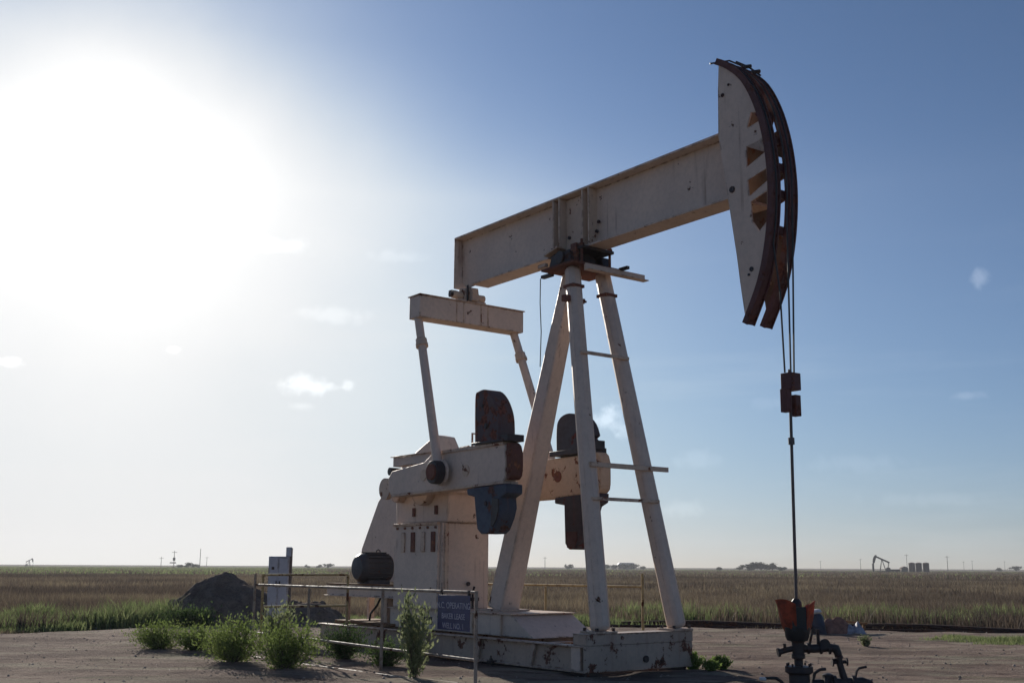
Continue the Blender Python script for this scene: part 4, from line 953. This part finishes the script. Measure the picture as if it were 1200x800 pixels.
# ---------------------------------------------------------------- far things
def far_tree(x, y, w, h, seed, label, n=900):
    r = np.random.RandomState(seed); root = empty('tree', (x, y, 0)); tag(root, label, 'tree', 'trees on the horizon')
    b = MB(); b.tube([(0, 0, 0), (.1, 0, h*.35), (-.1, 0, h*.7)], [w*.035, w*.025, w*.01], 6)
    for k in range(4):
        a_ = r.rand()*6.28; b.tube([(0, 0, h*.3), (math.cos(a_)*w*.3, math.sin(a_)*w*.3, h*.62)], [w*.015, w*.006], 5)
    b.build('trunk', bark, root)
    cs = r.randn(9, 3)*np.array([w*.2, w*.15, h*.13])+np.array([0, 0, h*.58]); ci = r.randint(0, 9, n)
    P = cs[ci]+r.randn(n, 3)*np.array([w*.1, w*.1, h*.1]); P[:, 2] = np.clip(P[:, 2], h*.08, h)
    a1 = r.randn(n, 3); a1 /= np.linalg.norm(a1, axis=1)[:, None]; a2 = np.cross(a1, r.randn(n, 3)); a2 /= np.linalg.norm(a2, axis=1)[:, None]
    L = w*.035*(.6+r.rand(n))[:, None]
    V = np.stack([P-a1*L, P+a2*L, P+a1*L, P-a2*L], 1).reshape(-1, 3)
    mesh_np('crown', V, np.arange(n)[:, None]*4+np.array([0, 1, 2, 3]), tree_far, np.repeat(np.clip(.5+r.randn(n)*.2, 0, 1), 4), root)
def px(xp, D): # ground point at distance D in the direction of picture column xp near the horizon
    return (xp-600)/1330*D*.981
hz = [(880, 640, 9, 3.6), (893, 630, 10, 4.8), (906, 640, 9, 4.4), (868, 650, 5, 2.4), (845, 660, 4, 2.6), (918, 660, 6, 2.5)]
lab_r = ['low dark tree at the left end of the clump right of the A-frame', 'tallest dark tree, in the middle of the clump right of the A-frame', 'broad tree at the right side of the clump right of the A-frame',
         'small shrub-like tree just left of the clump right of the A-frame', 'tiny lone tree nearest the far leg on its right side', 'small outlying tree just right of the clump beside the rod']
for i, ((xp, D, w, h), lb) in enumerate(zip(hz, lab_r)): far_tree(px(xp, D), D, w, h, 60+i, lb)
mid = [(712, 800, 8, 3.6, 'faint tree left of the far leg, first of the row between the legs'), (722, 820, 9, 4.2, 'faint wide tree in the left part of the row between the legs'), (733, 800, 8, 4.6, 'faint taller tree in the centre of the row between the legs'),
       (744, 790, 9, 4.3, 'faint tree right of the centre of the row between the legs'), (755, 800, 6, 3.6, 'faint small tree at the right end of the row between the legs'),
       (668, 760, 7, 3.4, 'faint tree just left of the near samson leg'), (385, 700, 6, 3.4, 'small far tree above the rear gate panel'), (376, 720, 5, 2.6, 'smallest far tree above the rear gate panel'), (362, 740, 4, 2.4, 'low far shrub just right of the grey cabinet'),
       (214, 560, 4, 2.3, 'small dark round tree between the two left utility poles'), (222, 560, 5, 3.0, 'dark tree just left of the tallest left utility pole'), (229, 570, 4, 2.6, 'dark tree touching the base of the tallest left utility pole'),
       (1172, 900, 7, 2.8, 'faint low tree near the right edge'), (1192, 900, 9, 4, 'faint tree at the extreme right edge')]
for i, (xp, D, w, h, lb) in enumerate(mid): far_tree(px(xp, D), D, w, h, 80+i, lb, 500)
def pole(xp, D, h, label, arm=True, tr=False):
    root = empty('utility_pole', (px(xp, D), D, 0)); tag(root, label, 'utility pole', 'far utility poles')
    MB().cyl((0, 0, 0), (0, 0, h), .19, .13, n=8).build('pole', pole_mat, root)
    if arm: MB().beam((-1.3, 0, h-.7), (1.3, 0, h-.7), .16, .16).build('crossarm', pole_mat, root)
    if tr: MB().box(-1.9, .9, -.5, .5, h*.30, h*.36).build('platform', pole_mat, root); MB().box(-.5, .5, -.4, .4, h*.45, h*.62).build('transformer', far_mat, root)
for a_ in ((190, 640, 6.2, 'short thin pole, leftmost of the far poles'), (205, 560, 8.5, 'pole with transformer and platform on the left horizon', True, True), (235.5, 560, 9.6, 'tallest plain pole on the left horizon', False),
           (243.5, 800, 7.6, 'thin pole right of the tallest one on the left horizon'), (640, 700, 7.8, 'pole seen between the rear leg and the far counterweight'), (1010, 900, 9.3, 'pole just left of the distant pumpjack'),
           (1064.5, 750, 11, 'pole behind the distant storage tanks'), (1112, 700, 9.6, 'tall pole right of the distant tanks'), (1131, 1100, 9, 'faint pole right of the tall one past the tanks'), (1141, 1100, 10, 'faint T-shaped pole towards the right edge'), (1179, 1100, 9.5, 'faint pole nearest the right edge'), (963, 1100, 9, 'faint pole between the rod and the distant pumpjack')):
    pole(*a_)
def far_pump(xp, D, s, flip, label):
    root = empty('pumpjack', (px(xp, D), D, 0), RAD(-8)); tag(root, label, 'pumpjack', 'distant pumpjacks'); root.scale = (s*flip, s, s)
    b = MB(); b.box(-.2, 8.2, -.8, .8, .1, .6); b.build('skid', far_mat, root)
    b = MB(); b.beam((2.2, -.7, .6), (3.2, 0, 5.9), .3, .3); b.beam((2.2, .7, .6), (3.2, 0, 5.9), .3, .3); b.beam((5.0, 0, .6), (3.4, 0, 5.9), .35, .35); b.build('samson_post', far_mat, root)
    b = MB(); b.beam((.3, 0, 7.6), (6.8, 0, 4.6), .4, .75); b.build('walking_beam', far_mat, root)
    b = MB(); b.prism([(.9, 8.3), (.2, 8.2), (-.5, 7.4), (-.95, 6.2), (-1.0, 5.0), (-.75, 4.2), (-.2, 4.4), (.5, 6.5)], -.3, .3); b.build('horsehead', far_mat, root)
    b = MB(); b.cyl((-.95, 0, 5.5), (-.95, 0, .3), .12, n=6); b.box(-1.4, -.5, -.3, .3, 0, 4.2 if flip > 0 else .9); b.build('rod_guard', far_mat, root)
    b = MB(); b.beam((6.5, -.8, 4.6), (6.0, -.9, 1.9), .2, .2); b.beam((6.5, .8, 4.6), (6.0, .9, 1.9), .2, .2); b.build('pitman_arm', far_mat, root)
    b = MB(); b.prism([(4.9, .6), (5.1, 2.0), (5.7, 2.4), (6.9, 2.2), (7.3, .6)], -.6, .6); b.build('gear_reducer', far_mat, root)
far_pump(1027, 550, .98, 1, 'distant dark pumpjack on the right horizon, head to the left')
far_pump(39, 1000, .85, -1, 'very distant tiny pumpjack on the far left horizon')
D = 550
for i, (xp, lb) in enumerate(((1070, 'dark storage tank, leftmost of the three by the distant pumpjack'), (1078, 'dark storage tank, middle of the three by the distant pumpjack'), (1086.5, 'dark storage tank, rightmost of the three by the distant pumpjack'))):
    root = empty('storage_tank', (px(xp, D), D, 0)); tag(root, lb, 'storage tank', 'distant storage tanks')
    MB().cyl((0, 0, 0), (0, 0, 4.4), 1.5, n=20).build('shell', tank_mat, root); MB().cyl((0, 0, 4.4), (0, 0, 4.75), 1.53, .3, n=20).build('roof', far_tan, root)
root = empty('shed', (px(1060.5, D), D, 0)); tag(root, 'low tan shed left of the three distant tanks', 'shed')
MB().box(-1.6, 1.6, -1.3, 1.3, 0, 2.1).build('wall', far_tan, root); MB().prism([(-1.8, 2.1), (1.8, 2.1), (0, 2.9)], -1.45, 1.45).build('roof', far_tan, root)
root = empty('pit_container', (px(1049.5, D), D, 0)); tag(root, 'long low dark container between the distant pumpjack and shed', 'container')
MB().box(-2.4, 2.4, -1, 1, 0, 1.25).build('body', tank_mat, root); MB().box(-2.5, 2.5, -1.1, 1.1, 1.25, 1.35).build('lid', far_mat, root)
root = empty('farm_shed', (px(735, 830), 830, 0)); tag(root, 'pale far shed roof among the faint trees between the legs', 'shed')
MB().box(-6, 6, -3, 3, 0, 3.6).build('wall', far_tan, root); MB().prism([(-6.3, 3.6), (6.3, 3.6), (5, 5), (-5, 5)], -3.3, 3.3).build('roof', white_pl, root)

# ---------------------------------------------------------------- the air itself
hz_ = MB().box(-1500, 1500, -60, 1700, -1.0, 40)
m = bpy.data.materials.new('haze_air'); m.use_nodes = True; nt = m.node_tree; nt.nodes.clear()
o_ = nt.nodes.new('ShaderNodeOutputMaterial'); pv = nt.nodes.new('ShaderNodeVolumePrincipled'); nt.links.new(pv.outputs[0], o_.inputs['Volume'])
pv.inputs['Color'].default_value = (.9, .93, 1, 1); pv.inputs['Density'].default_value = .00021; pv.inputs['Anisotropy'].default_value = .3
h_ = hz_.build('haze', m, smooth=False); h_['kind'] = 'stuff'; h_['label'] = 'thin dusty air over the plain'
scene.cycles.volume_bounces = 0
